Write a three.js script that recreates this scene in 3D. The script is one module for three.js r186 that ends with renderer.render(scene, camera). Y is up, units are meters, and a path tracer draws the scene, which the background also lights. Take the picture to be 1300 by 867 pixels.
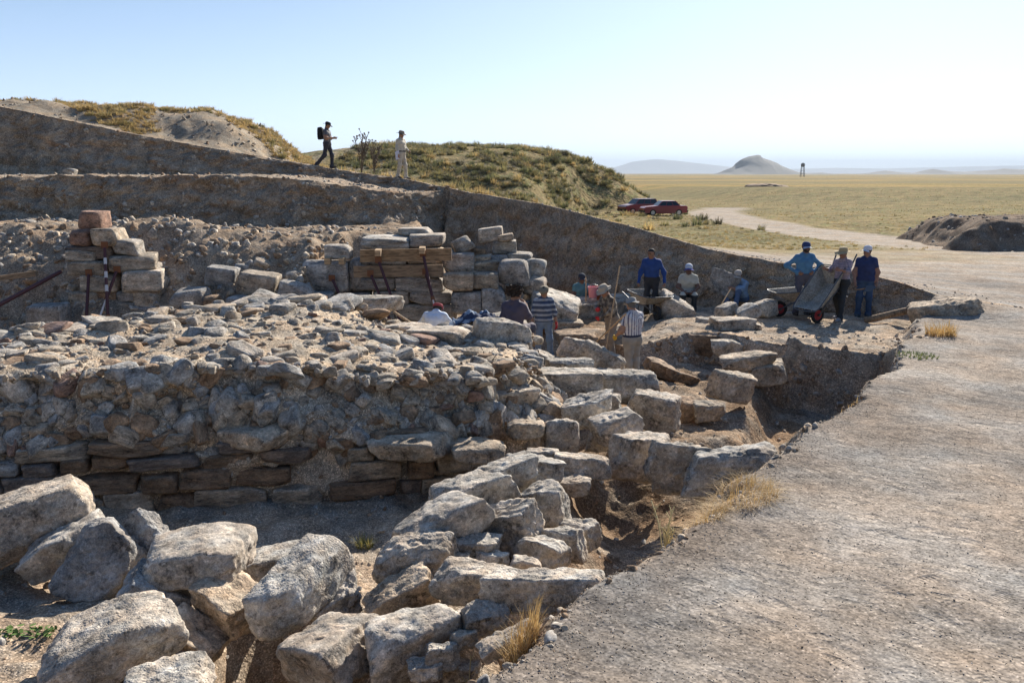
import * as THREE from 'three';
import { mergeGeometries, mergeVertices } from 'three/addons/utils/BufferGeometryUtils.js';

// ---------------------------------------------------------------- camera, sky, sun, exposure
const scene = new THREE.Scene();
const FPX = 1100, EYE = 3.1, PITCH = Math.atan((433.5 - 220) / FPX);
const camera = new THREE.PerspectiveCamera(43.018, 1300 / 867, 0.1, 90000);
camera.position.set(0, EYE, 0);
camera.rotation.x = -PITCH;
const SUN_AZ = 0.47, SUN_EL = 0.53;                     // right of the view direction, above the horizon
const sunDir = new THREE.Vector3(Math.sin(SUN_AZ) * Math.cos(SUN_EL), Math.sin(SUN_EL), -Math.cos(SUN_AZ) * Math.cos(SUN_EL));
const renderer = new THREE.WebGLRenderer({ antialias: true });
renderer.setSize(1024, 682);
renderer.toneMapping = THREE.LinearToneMapping;
renderer.toneMappingExposure = 1.74;
renderer.shadowMap.enabled = true;
{ // hazy morning sky: deep blue away from the sun, washed out near the horizon and towards the sun
  const W = 1024, Hh = 512, data = new Float32Array(W * Hh * 4);
  const mix = (a, b, t) => a + (b - a) * t;
  for (let j = 0; j < Hh; j++) for (let i = 0; i < W; i++) {
    const el = ((j + 0.5) / Hh - 0.5) * Math.PI, phi = ((i + 0.5) / W - 0.5) * 2 * Math.PI;
    const x = Math.cos(el) * Math.cos(phi), y = Math.sin(el), z = Math.cos(el) * Math.sin(phi);
    const cs = x * sunDir.x + y * sunDir.y + z * sunDir.z, an = Math.acos(Math.max(-1, Math.min(1, cs)));
    const h = Math.max(0, y);
    const hz = Math.exp(-h / 0.11), hz2 = Math.exp(-h / 0.22);
    const glow = Math.exp(-an * an / (2 * 0.36 * 0.36)), wide = Math.exp(-an * an / (2 * 0.8 * 0.8));
    const az = 0.38 + 0.62 * (0.5 + 0.5 * cs);
    let c = [mix(0.03, 0.24, hz2), mix(0.105, 0.56, hz2), mix(0.28, 0.96, hz2)];
    c = [mix(c[0], 1.0, hz * 0.8), mix(c[1], 1.06, hz * 0.8), mix(c[2], 1.12, hz * 0.8)];
    c = c.map((v) => v * az);
    c = [c[0] + 0.17 * wide * (0.2 + hz2) + 0.5 * glow, c[1] + 0.15 * wide * (0.2 + hz2) + 0.47 * glow, c[2] + 0.08 * wide * (0.2 + hz2) + 0.38 * glow];
    if (y < 0) c = c.map((v, k) => mix(v, [0.30, 0.27, 0.22][k], Math.min(1, -y * 12)));
    const o = (j * W + i) * 4;
    data[o] = c[0] * 0.8; data[o + 1] = c[1] * 0.82; data[o + 2] = c[2] * 0.86; data[o + 3] = 1;
  }
  const sky = new THREE.DataTexture(data, W, Hh, THREE.RGBAFormat, THREE.FloatType);
  sky.mapping = THREE.EquirectangularReflectionMapping; sky.magFilter = THREE.LinearFilter; sky.minFilter = THREE.LinearFilter; sky.needsUpdate = true;
  scene.background = sky; scene.environment = sky;
}
const sun = new THREE.DirectionalLight(new THREE.Color().setRGB(1, 0.925, 0.825), 5);
sun.position.copy(sunDir).multiplyScalar(60).add(new THREE.Vector3(0, 0, -20));
sun.target.position.set(0, 0, -20); scene.add(sun.target);
sun.castShadow = true; sun.shadow.radius = 1; sun.shadow.mapSize.set(4096, 4096);
Object.assign(sun.shadow.camera, { left: -40, right: 40, top: 40, bottom: -40, near: 1, far: 160 });
scene.add(sun);

// ---------------------------------------------------------------- helpers
function RNG(s) { let a = (s * 2654435761) >>> 0 || 1; const f = () => { a |= 0; a = (a + 0x6D2B79F5) | 0; let t = Math.imul(a ^ (a >>> 15), 1 | a); t = (t + Math.imul(t ^ (t >>> 7), 61 | t)) ^ t; return ((t ^ (t >>> 14)) >>> 0) / 4294967296; }; f.r = (a0, b0) => a0 + (b0 - a0) * f(); return f; }
const clamp = (v, a = 0, b = 1) => v < a ? a : v > b ? b : v;
const lerp = (a, b, t) => a + (b - a) * t;
const ss = (a, b, v) => { const t = clamp((v - a) / (b - a)); return t * t * (3 - 2 * t); };
const HT = new Uint8Array(512); { const r = RNG(77); const p = [...Array(256).keys()]; for (let i = 255; i > 0; i--) { const j = Math.floor(r() * (i + 1)); [p[i], p[j]] = [p[j], p[i]]; } for (let i = 0; i < 512; i++) HT[i] = p[i & 255]; }
function gr(h, x, y, z) { const u = (h & 15) < 8 ? x : y, v = (h & 15) < 4 ? y : ((h & 15) === 12 || (h & 15) === 14 ? x : z); return ((h & 1) ? -u : u) + ((h & 2) ? -v : v); }
function noise(x, y, z) {
  const fx = Math.floor(x), fy = Math.floor(y), fz = Math.floor(z), X = fx & 255, Y = fy & 255, Z = fz & 255;
  x -= fx; y -= fy; z -= fz;
  const u = x * x * x * (x * (x * 6 - 15) + 10), v = y * y * y * (y * (y * 6 - 15) + 10), w = z * z * z * (z * (z * 6 - 15) + 10);
  const A = HT[X] + Y, AA = HT[A & 511] + Z, AB = HT[(A + 1) & 511] + Z, B = HT[(X + 1) & 511] + Y, BA = HT[B & 511] + Z, BB = HT[(B + 1) & 511] + Z;
  const q = (i) => HT[i & 511];
  return lerp(lerp(lerp(gr(q(AA), x, y, z), gr(q(BA), x - 1, y, z), u), lerp(gr(q(AB), x, y - 1, z), gr(q(BB), x - 1, y - 1, z), u), v),
    lerp(lerp(gr(q(AA + 1), x, y, z - 1), gr(q(BA + 1), x - 1, y, z - 1), u), lerp(gr(q(AB + 1), x, y - 1, z - 1), gr(q(BB + 1), x - 1, y - 1, z - 1), u), v), w);
}
function fbm(x, y, z, o = 4) { let s = 0, a = 0.5; for (let i = 0; i < o; i++) { s += a * noise(x, y, z); x = x * 2.03 + 11.3; y = y * 2.03 + 5.7; z = z * 2.03 + 3.1; a *= 0.5; } return s; }
const SP = Math.sin(PITCH), CP = Math.cos(PITCH);
function ray(px, py) { const X = (px - 650) / FPX, Y = -(py - 433.5) / FPX; return [X, Y * CP - SP, -CP - Y * SP]; }
function at(px, py, y) { const r = ray(px, py), t = (y - EYE) / r[1]; return new THREE.Vector3(r[0] * t, y, r[2] * t); }        // where a pixel's ray meets a level
function dep(px, py, d) { const r = ray(px, py), t = d / -r[2]; return new THREE.Vector3(r[0] * t, EYE + r[1] * t, -d); }      // where it meets a depth
const table = (T) => { T.sort((a, b) => a[0] - b[0]); return (x, k = 1) => { if (x <= T[0][0]) return T[0][k]; for (let i = 1; i < T.length; i++) if (x <= T[i][0]) return lerp(T[i - 1][k], T[i][k], (x - T[i - 1][0]) / (T[i][0] - T[i - 1][0])); return T[T.length - 1][k]; }; };
const used = {};
function numbered(n) { const k = used[n] = (used[n] ?? -1) + 1; return k ? `${n}_${String(k).padStart(3, '0')}` : n; }
function put(o, name, label, category, group, kind) {
  o.name = numbered(name); scene.add(o);
  if (label) o.userData.label = label; if (category) o.userData.category = category; if (group) o.userData.group = group; if (kind) o.userData.kind = kind;
  o.traverse((m) => { if (m.isMesh) { m.castShadow = m.receiveShadow = true; } });
  return o;
}
function mesh(geo, m, name, parent) { const o = new THREE.Mesh(geo, m); o.name = name; o.castShadow = o.receiveShadow = true; if (parent) parent.add(o); return o; }
const grp = (x = 0, y = 0, z = 0, ry = 0) => { const g = new THREE.Group(); g.position.set(x, y, z); g.rotation.y = ry; return g; };
// box-projected texture coordinates in metres, on a copy with separate faces that keeps its smooth normals
function boxUV(geo, s = 1) {
  if (!geo.attributes.normal) geo.computeVertexNormals();
  const g = geo.index ? geo.toNonIndexed() : geo, p = g.attributes.position, n = g.attributes.normal, uv = new Float32Array(p.count * 2);
  for (let i = 0; i < p.count; i += 3) {
    let ax = 0, ay = 0, az = 0;
    for (let k = 0; k < 3; k++) { ax += n.getX(i + k); ay += n.getY(i + k); az += n.getZ(i + k); }
    ax = Math.abs(ax); ay = Math.abs(ay) * 1.05; az = Math.abs(az);
    for (let k = 0; k < 3; k++) {
      const x = p.getX(i + k), y = p.getY(i + k), z = p.getZ(i + k), o = (i + k) * 2;
      if (ay >= ax && ay >= az) { uv[o] = x * s; uv[o + 1] = z * s; } else if (ax >= az) { uv[o] = z * s + 0.37; uv[o + 1] = y * s; } else { uv[o] = x * s + 0.71; uv[o + 1] = y * s; }
    }
  }
  g.setAttribute('uv', new THREE.BufferAttribute(uv, 2)); return g;
}
function colours(geo, fn) { const p = geo.attributes.position, c = new Float32Array(p.count * 3), t = [0, 0, 0]; for (let i = 0; i < p.count; i++) { fn(p.getX(i), p.getY(i), p.getZ(i), t, i); c[i * 3] = t[0]; c[i * 3 + 1] = t[1]; c[i * 3 + 2] = t[2]; } geo.setAttribute('color', new THREE.BufferAttribute(c, 3)); return geo; }
const mixc = (t, a, b, k) => { t[0] = lerp(a[0], b[0], k); t[1] = lerp(a[1], b[1], k); t[2] = lerp(a[2], b[2], k); return t; };

// ---------------------------------------------------------------- textures (grain only)
function vnTile(seed) { const r = RNG(seed), L = new Float32Array(256 * 256); for (let i = 0; i < L.length; i++) L[i] = r(); return (x, y, p) => { const ix = Math.floor(x), iy = Math.floor(y); let fx = x - ix, fy = y - iy; fx = fx * fx * (3 - 2 * fx); fy = fy * fy * (3 - 2 * fy); const a = ((ix % p) + p) % p, b = (a + 1) % p, c = ((iy % p) + p) % p, d = (c + 1) % p; return lerp(lerp(L[c * 256 + a], L[c * 256 + b], fx), lerp(L[d * 256 + a], L[d * 256 + b], fx), fy); }; }
const V1 = vnTile(5), V2 = vnTile(9);
function tf(u, v, base, oct, V = V1, gain = 0.5) { let s = 0, a = 1, n = 0, p = base; for (let i = 0; i < oct; i++) { s += a * V(u * p + i * 17, v * p + i * 29, p); n += a; a *= gain; p *= 2; if (p > 256) break; } return s / n; }
function tex(N, fn, srgb) {
  const d = new Uint8Array(N * N * 4), t = [0, 0, 0];
  for (let j = 0; j < N; j++) for (let i = 0; i < N; i++) { fn(i / N, j / N, t, i, j); const o = (j * N + i) * 4; for (let k = 0; k < 3; k++) d[o + k] = clamp(t[k]) * 255; d[o + 3] = 255; }
  const x = new THREE.DataTexture(d, N, N); x.wrapS = x.wrapT = THREE.RepeatWrapping; x.magFilter = THREE.LinearFilter; x.minFilter = THREE.LinearMipmapLinearFilter; x.generateMipmaps = true; if (srgb) x.colorSpace = THREE.SRGBColorSpace; x.needsUpdate = true; return x;
}
function field(N, fn) { const F = new Float32Array(N * N); for (let j = 0; j < N; j++) for (let i = 0; i < N; i++) F[j * N + i] = fn(i / N, j / N); return F; }
function stamp(F, N, cx, cy, rx, ry, rot, fn) { // adds fn(u, v) over an ellipse, wrapping round
  const R = Math.ceil(Math.max(rx, ry) * 1.3 * N), c = Math.cos(rot), s = Math.sin(rot), X = cx * N, Y = cy * N;
  for (let j = -R; j <= R; j++) for (let i = -R; i <= R; i++) { const u = (i * c + j * s) / (rx * N), v = (-i * s + j * c) / (ry * N); if (u * u + v * v > 1.69) continue; const a = ((Math.round(X + i) % N) + N) % N, b = ((Math.round(Y + j) % N) + N) % N; F[b * N + a] += fn(u, v); }
}
function fieldTex(F, N) { let lo = 1e9, hi = -1e9; for (const v of F) { if (v < lo) lo = v; if (v > hi) hi = v; } const t = tex(N, (u, v, o, i, j) => { o[0] = o[1] = o[2] = (F[j * N + i] - lo) / (hi - lo); }); t.userData = { range: hi - lo }; return t; }
// rock: pitted volcanic stone, tile 1.0 m
const rockPits = field(1024, (u, v) => 0.010 * tf(u, v, 6, 6) + 0.006 * tf(u, v, 40, 3, V2));
{ const r = RNG(31); for (let i = 0; i < 5200; i++) { const s = 0.0022 + 0.0085 * Math.pow(r(), 4), dp = 0.2 * s + 0.0016 * r(), k = 0.5 + r(); stamp(rockPits, 1024, r(), r(), s, s * k, r() * 3.1, (a, b) => -dp * Math.max(0, 1 - a * a - b * b)); } }
const rockBump = fieldTex(rockPits, 1024);
const rockMap = tex(1024, (u, v, t) => { const a = tf(u, v, 5, 5), b = tf(u, v, 32, 4, V2), c = tf(u + 0.3, v + 0.1, 128, 2, V2); let k = 0.66 + 0.22 * (a - 0.5) * 2 + 0.30 * (b - 0.5) + 0.26 * (c - 0.5); const li = ss(0.62, 0.72, tf(u + 0.6, v + 0.2, 14, 5, V1, 0.65)); k -= 0.16 * li; k += 0.12 * ss(0.66, 0.74, tf(u + 0.1, v + 0.7, 20, 4, V2, 0.65)); const w = 0.05 * (tf(u, v, 9, 4, V2) - 0.5) * 2; t[0] = k * (1 + w); t[1] = k; t[2] = k * (1 - w); }, true);
// soil: crumbly earth, tile 1.6 m
const soilF = field(1024, (u, v) => 0.022 * tf(u, v, 8, 5) + 0.012 * tf(u, v, 48, 3, V2));
{ const r = RNG(41); for (let i = 0; i < 9000; i++) { const s = 0.0016 + 0.007 * Math.pow(r(), 5), up = 0.9 * s * r(); stamp(soilF, 1024, r(), r(), s, s * (0.6 + r() * 0.6), r() * 3.1, (a, b) => up * Math.max(0, 1 - a * a - b * b)); } }
const soilBump = fieldTex(soilF, 1024);
const soilMap = tex(1024, (u, v, t) => { const a = tf(u, v, 4, 5, V2), b = tf(u, v, 40, 3), c = tf(u, v, 150, 2, V2); let k = 0.68 + 0.30 * (a - 0.5) + 0.26 * (b - 0.5) + 0.30 * (c - 0.5); if (c > 0.80) k += 0.16; const w = 0.06 * (tf(u + 0.5, v, 7, 4) - 0.5) * 2; t[0] = k * (1 + w); t[1] = k; t[2] = k * (1 - w); }, true);
// trampled dust with footprints and scuffs, tile 6 m
const PN = 2048, dustF = field(PN, (u, v) => 0.012 * tf(u, v, 9, 3) + 0.016 * tf(u, v, 56, 4, V2, 0.85) + 0.007 * tf(u, v, 250, 1));
{ const r = RNG(51);
  for (let i = 0; i < 520; i++) { const a = r() < 0.7 ? 0.9 + r.r(-0.5, 0.5) : r() * 6.3, L = r.r(0.018, 0.025), dp = r.r(0.008, 0.022), tread = r.r(14, 30);
    stamp(dustF, PN, r(), r(), L, L * r.r(0.36, 0.5), a, (u, v) => { const q = u * u + v * v; return q < 1.5 ? -dp * 0.6 * Math.exp(-q * q * 2.2) * (1 + 0.25 * Math.sin(u * tread)) + dp * 0.12 * Math.exp(-((q - 1.3) ** 2) * 12) : 0; }); }
  for (let i = 0; i < 300; i++) { const L = r.r(0.003, 0.011), a = 0.75 + r.r(-0.6, 0.6), dp = r.r(0.002, 0.007); stamp(dustF, PN, r(), r(), L, L * r.r(0.12, 0.3), a, (u, v) => -dp * Math.max(0, 1 - u * u - v * v)); }
  for (let i = 0; i < 14000; i++) { const s = 0.0006 + 0.0020 * Math.pow(r(), 4), up = 3.2 * s * r(); stamp(dustF, PN, r(), r(), s, s * (0.6 + 0.5 * r()), r() * 3, (u, v) => up * Math.max(0, 1 - u * u - v * v)); } }
const dustBump = fieldTex(dustF, PN);
const dustF2 = field(1024, (u, v) => 0.70 + 0.26 * (tf(u, v, 4, 6, V2) - 0.5) + 0.30 * (tf(u, v, 50, 3, V1, 0.8) - 0.5) + 0.20 * (tf(u, v, 230, 1, V2) - 0.5));
{ const r = RNG(57); for (let i = 0; i < 26000; i++) { const s = 0.0009 + 0.0022 * Math.pow(r(), 5), k = r.r(-0.26, 0.2); stamp(dustF2, 1024, r(), r(), s, s * (0.5 + 0.5 * r()), r() * 3, () => k); } }
const dustMap = tex(1024, (u, v, t, i, j) => { const k = dustF2[j * 1024 + i], w = 0.05 * (tf(u + 0.2, v, 6, 4) - 0.5) * 2; t[0] = k * (1 + w); t[1] = k; t[2] = k * (1 - w); }, true);
// dry steppe, tile 14 m
const steppeMap = tex(1024, (u, v, t) => { const a = tf(u, v, 12, 5), b = tf(u, v, 110, 2, V2), g = ss(0.52, 0.66, tf(u + 0.4, v, 20, 4, V2)); const k = 0.66 + 0.30 * (a - 0.5) + 0.42 * (b - 0.5); t[0] = k * (1 - 0.10 * g); t[1] = k * (1 - 0.02 * g); t[2] = k * (1 - 0.08 * g); }, true);
const steppeF = field(512, (u, v) => 0.16 * tf(u, v, 60, 3, V2) + 0.2 * tf(u, v, 12, 3));
const steppeBump = fieldTex(steppeF, 512);
const woodMap = tex(512, (u, v, t) => { const g = tf(u * 0.25, v, 32, 4) * 0.6 + 0.4 * V2(u * 3, v * 200, 256); const k = 0.5 + 0.55 * (g - 0.4); t[0] = k; t[1] = k * 0.93; t[2] = k * 0.84; }, true);
const clothF = field(256, (u, v) => 0.004 * tf(u, v, 6, 4) + 0.0006 * Math.sin(u * 400) * Math.sin(v * 400));
const clothBump = fieldTex(clothF, 256);
const std = (o) => new THREE.MeshStandardMaterial({ roughness: 0.95, metalness: 0, ...o });
const earth = (o) => new THREE.MeshPhysicalMaterial({ roughness: 1, metalness: 0, specularIntensity: 0.1, ...o });   // dry, chalky ground: hardly any sheen
const rep = (t, s) => { const c = t.clone(); c.repeat.set(s, s); c.userData = t.userData; c.needsUpdate = true; return c; };
const bump = (t, k = 1) => ({ bumpMap: t, bumpScale: t.userData.range * k });
// colours in vertex colours are base colours x (1 / map mean)
const rockMat = std({ vertexColors: true, map: rockMap, ...bump(rockBump, 1.7) });
const rockMatB = std({ vertexColors: true, map: rockMap, ...bump(rockBump, 0.8), roughness: 0.9 });
const soilMat = earth({ vertexColors: true, map: rep(soilMap, 1 / 1.6), ...bump(rep(soilBump, 1 / 1.6), 1.0) });
const dustMat = earth({ vertexColors: true, map: rep(dustMap, 1 / 3.1), ...bump(rep(dustBump, 1 / 6), 0.6) });
const steppeMat = earth({ vertexColors: true, map: rep(steppeMap, 1 / 14), ...bump(rep(steppeBump, 1 / 14), 1.0) });
// ---------------------------------------------------------------- lie of the land: height by x and distance d = -z
const bankT = table([[-34, 30, 8.6], [-24, 31, 6.9], [-18.3, 32, 5.59], [-13.1, 33, 4.53], [-7.6, 34, 3.58], [-6.06, 34, 3.34], [-4.06, 33, 3.07], [-1.39, 31, 2.55], [1.28, 28.5, 2.15], [3.52, 26, 1.6], [5.4, 23.8, 1.09], [7.17, 22.5, 0.79], [8.95, 21.8, 0.62], [10.33, 20.5, 0.22], [12, 19, 0.06], [16, 16, 0]]);
const bankD = (x) => bankT(x, 1) + 0.34 * noise(x * 0.7, 3.3, 0) + 0.14 * noise(x * 2.3, 1.3, 5) + 0.06 * noise(x * 6.1, 4.3, 2), bankY = (x) => bankT(x, 2);
const plainT = table([[0, 0], [22, 0], [32, -0.15], [56, -0.75], [84, -0.9], [150, -2], [300, -4], [600, -6], [2000, -8], [9000, -8]]);
const hill2T = table([[-40, 3.4], [-26, 4.6], [-16, 5.5], [-11.7, 5.7], [-7, 5.75], [0.8, 5.45], [5.5, 4.9], [8, 4.0], [10.2, 2.9], [13.3, 0.7], [15.2, -0.7], [18, -1.2]]);
// right-hand lip of the excavation (x by d)
const lipT = table([[2, -0.75], [4.3, -0.55], [4.87, -0.24], [5.5, 0.22], [6.48, 0.88], [7.09, 1.37], [8.71, 2.55], [9.81, 3.34], [11.19, 4.32], [13.55, 5.85], [15.5, 7.05], [17.5, 8.15], [19.4, 9.3], [20.6, 10.3], [24, 11.4]]);
const lipX = (d) => lipT(d) + 0.26 * noise(d * 0.9, 8.2, 1) + 0.12 * noise(d * 3.1, 1.2, 4) + 0.05 * noise(d * 8, 1.7, 4);
function outside(x, d) {
  let y = plainT(d);
  const b = Math.max(0, bankY(x)), dd = d - bankD(x);
  const L = lerp(16, 30, ss(2, -8, x));
  if (b > 0) y += b * (dd > 0 ? Math.exp(-Math.pow(dd / L, 1.7)) : ss(-3, 0, dd));
  if (d > 34) { // the mound behind the left bank
    const k = ss(-9.3, -14.2, x + 0.6 * noise(x * 0.4, d * 0.4, 1)) * ss(36.5, 46, d + 1.2 * noise(x * 0.35, d * 0.3, 4)) * ss(74, 54, d);
    y += k * (lerp(2.7, 1.5, ss(-14, -28, x)) + 0.7 * fbm(x * 0.22, d * 0.22, 2, 3));
    const q = 3.1 + 1.2 * (hill2T((x + 0.5 * noise(x * 0.3, 2, d * 0.2)) / 1.2) - 3.1) , k2 = ss(lerp(62, 91, ss(0, 9, x)), 104, d + 2 * noise(x * 0.15, d * 0.15, 8)) * ss(170, 120, d);
    y = lerp(y, Math.max(y, q + 0.25 * fbm(x * 0.35, d * 0.35, 6, 3)), k2);
  }
  if (d > 100) y += ss(100, 400, d) * 2.2 * fbm(x * 0.006, d * 0.006, 3, 3) + ss(35, 60, x) * ss(120, 200, d) * ss(700, 350, d) * 2.6;
  if (d < 22 && x > 0 && x < 14) { const e = x - lipT(d) + 0.3 * noise(d * 0.4, 3, 3); for (const q of [1.5, 2.9, 4.6]) y -= 0.022 * Math.exp(-(((e - q) / 0.11) ** 2)) * (0.5 + noise(d * 0.8, q, 2)); }
  const r = Math.hypot(x, d + 0.4); y += 1.42 * ss(3.4, 1.3, r);                    // the heap the camera stands on
  return y;
}
const seg = (x, d, ax, ad, bx, bd) => { const ux = bx - ax, ud = bd - ad, t = clamp(((x - ax) * ux + (d - ad) * ud) / (ux * ux + ud * ud)); return [Math.hypot(x - ax - ux * t, d - ad - ud * t), t]; };
const benchT = table([[-2, 21.6], [0.6, 21.2], [1.6, 20.3], [2.6, 18.6], [3.4, 18.2], [4.3, 18.6], [5.5, 17.2], [6.9, 16.3], [8.5, 16.3]]);
const benchD = (x) => benchT(x) + 0.22 * noise(x * 1.4, 2.2, 9);
const ledgeT = table([[-24, 26.4], [-15.7, 27], [-8.75, 28.2], [-5.2, 28.9], [-4.2, 29.6], [-3.2, 30.6], [-2.3, 31.5], [-1.6, 32.2]]);
const ledgeD = (x) => ledgeT(x) + 0.3 * noise(x * 0.6, 7.7, 2) + 0.12 * noise(x * 2.2, 1, 5);
const ledgeY = (x) => lerp(3.02, 2.45, ss(-8.5, -3, x)) + 0.05 * noise(x, 1, 1);
function inside(x, d) {
  let f = -1.2;
  f = lerp(f, -0.86, ss(8.8, 6.9, d) * ss(-1.8, -2.9, x));
  { const q = ((x + 2.2) / 0.48) ** 2 + ((d - 7.35) / 0.8) ** 2; f -= 1.5 * Math.exp(-q * q); }         // hollow between the boulders
  let [q, t] = seg(x, d, 0.55, 11.4, -0.75, 6.6); f += 0.5 * ss(1.1, 0.2, q);            // low ridge that the row of boulders lies on
  // worked ground right of the rubble wall
  const w = ss(0.6, 1.6, x) * ss(9.2, 11.5, d);
  f = lerp(f, -0.95 + 0.22 * fbm(x * 0.9, d * 0.9, 3, 3), w);
  f -= 0.45 * Math.exp(-(((x - 1.35) / 0.6) ** 2 + ((d - 10.6) / 0.8) ** 2));
  { // stepped pit on the right
    const k = ss(3.9, 4.4, x - 0.34 * (d - 14) + 0.15 * noise(x, d, 3)) * ss(12.4, 13.0, d);
    f = lerp(f, -1.55, k);
    const k2 = ss(0.42, 0.3, Math.abs(x - 4.0 + 0.1 * noise(x * 3, d * 3, 1))) * ss(0.4, 0.3, Math.abs(d - 12.75)); f = lerp(f, -1.5, k2);
  }
  // bench below the far bank
  const bd = d - benchD(x);
  f = lerp(f, -0.32 - 0.035 * Math.max(0, d - 20) - 0.35 * ss(4, 2.4, x) , ss(-0.22, 0.12, bd) * ss(0.2, 1.4, x));
  // rear left: debris slope up to the terrace
  const s0 = lerp(18.2, 21.6, ss(-5.4, -4.4, x)), sw = lerp(5.6, 4.2, ss(-5.4, -4.4, x));
  const rise = ss(s0, s0 + sw, d + 0.5 * noise(x * 0.7, d * 0.7, 2)) * ss(-0.9, -2.6, x + 0.12 * (d - 24));
  const topY = lerp(lerp(1.75, 1.5, ss(-9, -5, x)), 1.45, ss(-14, -9, x)) + 0.45 * Math.exp(-(((x + 9.4) / 1.6) ** 2 + ((d - 23.8) / 1.5) ** 2));
  f = lerp(f, topY + 0.22 * fbm(x * 0.8, d * 0.8, 4, 3), rise);
  if (x < -1.8) { const k = ss(-1.8, -2.1, x); if (d > ledgeD(x) + 0.02) f = lerp(f, ledgeY(x), k); }
  return f;
}
function inDig(x, d) { return x < lipX(d) && d < bankD(x) && d > 2 && x > -26; }
function hRaw(x, d) {
  const o = outside(x, d);
  if (d > 36 || d < 0.5 || x > 12.5) return o;
  if (d >= bankD(x)) return o;
  const f = inside(x, d);
  const e = lipX(d) - x;                                        // inside when positive
  const w = lerp(0.95, 0.16, ss(10.6, 12.2, d)), k = ss(-0.12, w, e) * ss(2.0, 4.4, d);
  let y = lerp(o, f, k);
  return y;
}
const slopeOf = (x, d) => Math.abs(hRaw(x + 0.1, d) - hRaw(x - 0.1, d)) + Math.abs(hRaw(x, d + 0.1) - hRaw(x, d - 0.1));
function height(x, d) {
  let y = hRaw(x, d);
  if (d < 45 && Math.abs(x) < 30) {
    const dig = inDig(x, d);
    y += dig ? 0.15 * fbm(x * 1.6, d * 1.6, 1, 4) + 0.03 * noise(x * 7, d * 7, 2) : 0.05 * fbm(x * 0.9, d * 0.9, 5, 4) + 0.012 * noise(x * 5, d * 5, 8);
  } else y += 0.25 * fbm(x * 0.15, d * 0.15, 5, 4) * ss(40, 60, d);
  if (x < -8 && d > 37 && d < 60) y += 0.55 * fbm(x * 0.55, d * 0.55, 2, 4) * ss(37, 41, d) * ss(60, 54, d);
  return y;
}
// ---------------------------------------------------------------- colours of the ground (base colours, divided by the mean of the maps)
const G = 1 / 0.42, col = (r, g, b) => [r * G * 1.05, g * G, b * G * 0.93];
const C = { path: col(0.265, 0.238, 0.21), pathGrey: col(0.172, 0.155, 0.14), dust: col(0.375, 0.322, 0.262), soil: col(0.205, 0.15, 0.104), soilDark: col(0.145, 0.107, 0.078), bank: col(0.235, 0.188, 0.142), bankPale: col(0.33, 0.275, 0.215), road: col(0.335, 0.288, 0.235), grass: col(0.37, 0.25, 0.095), green: col(0.13, 0.137, 0.055), olive: col(0.21, 0.18, 0.075), field: col(0.19, 0.162, 0.085), hillsoil: col(0.27, 0.23, 0.18) };
const roadC = [[34, 14], [29, 26], [24, 38], [21, 50], [19.6, 65], [20, 85], [23, 100], [29, 118]];
function roadDist(x, d) { let b = 1e9; for (let i = 1; i < roadC.length; i++) { const q = seg(x, d, roadC[i - 1][0], roadC[i - 1][1], roadC[i][0], roadC[i][1])[0]; if (q < b) b = q; } return b; }
function zone(x, d) { // which piece of the setting
  if (inDig(x, d)) return 'trench_floor';
  if (d > 27 || x > 13) { if (roadDist(x, d) < lerp(3.8, 2.7, ss(40, 70, d)) && d > 30 && d < 119) return 'dirt_road'; }
  if (x < -8 && d < 56 && d > bankD(x) + 3.2) return 'gravel_mound';
  if (d > 46 || (x < 2 && d > bankD(x) + 3.2) || d < 0) return 'steppe';
  return 'dirt_path';
}
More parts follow.
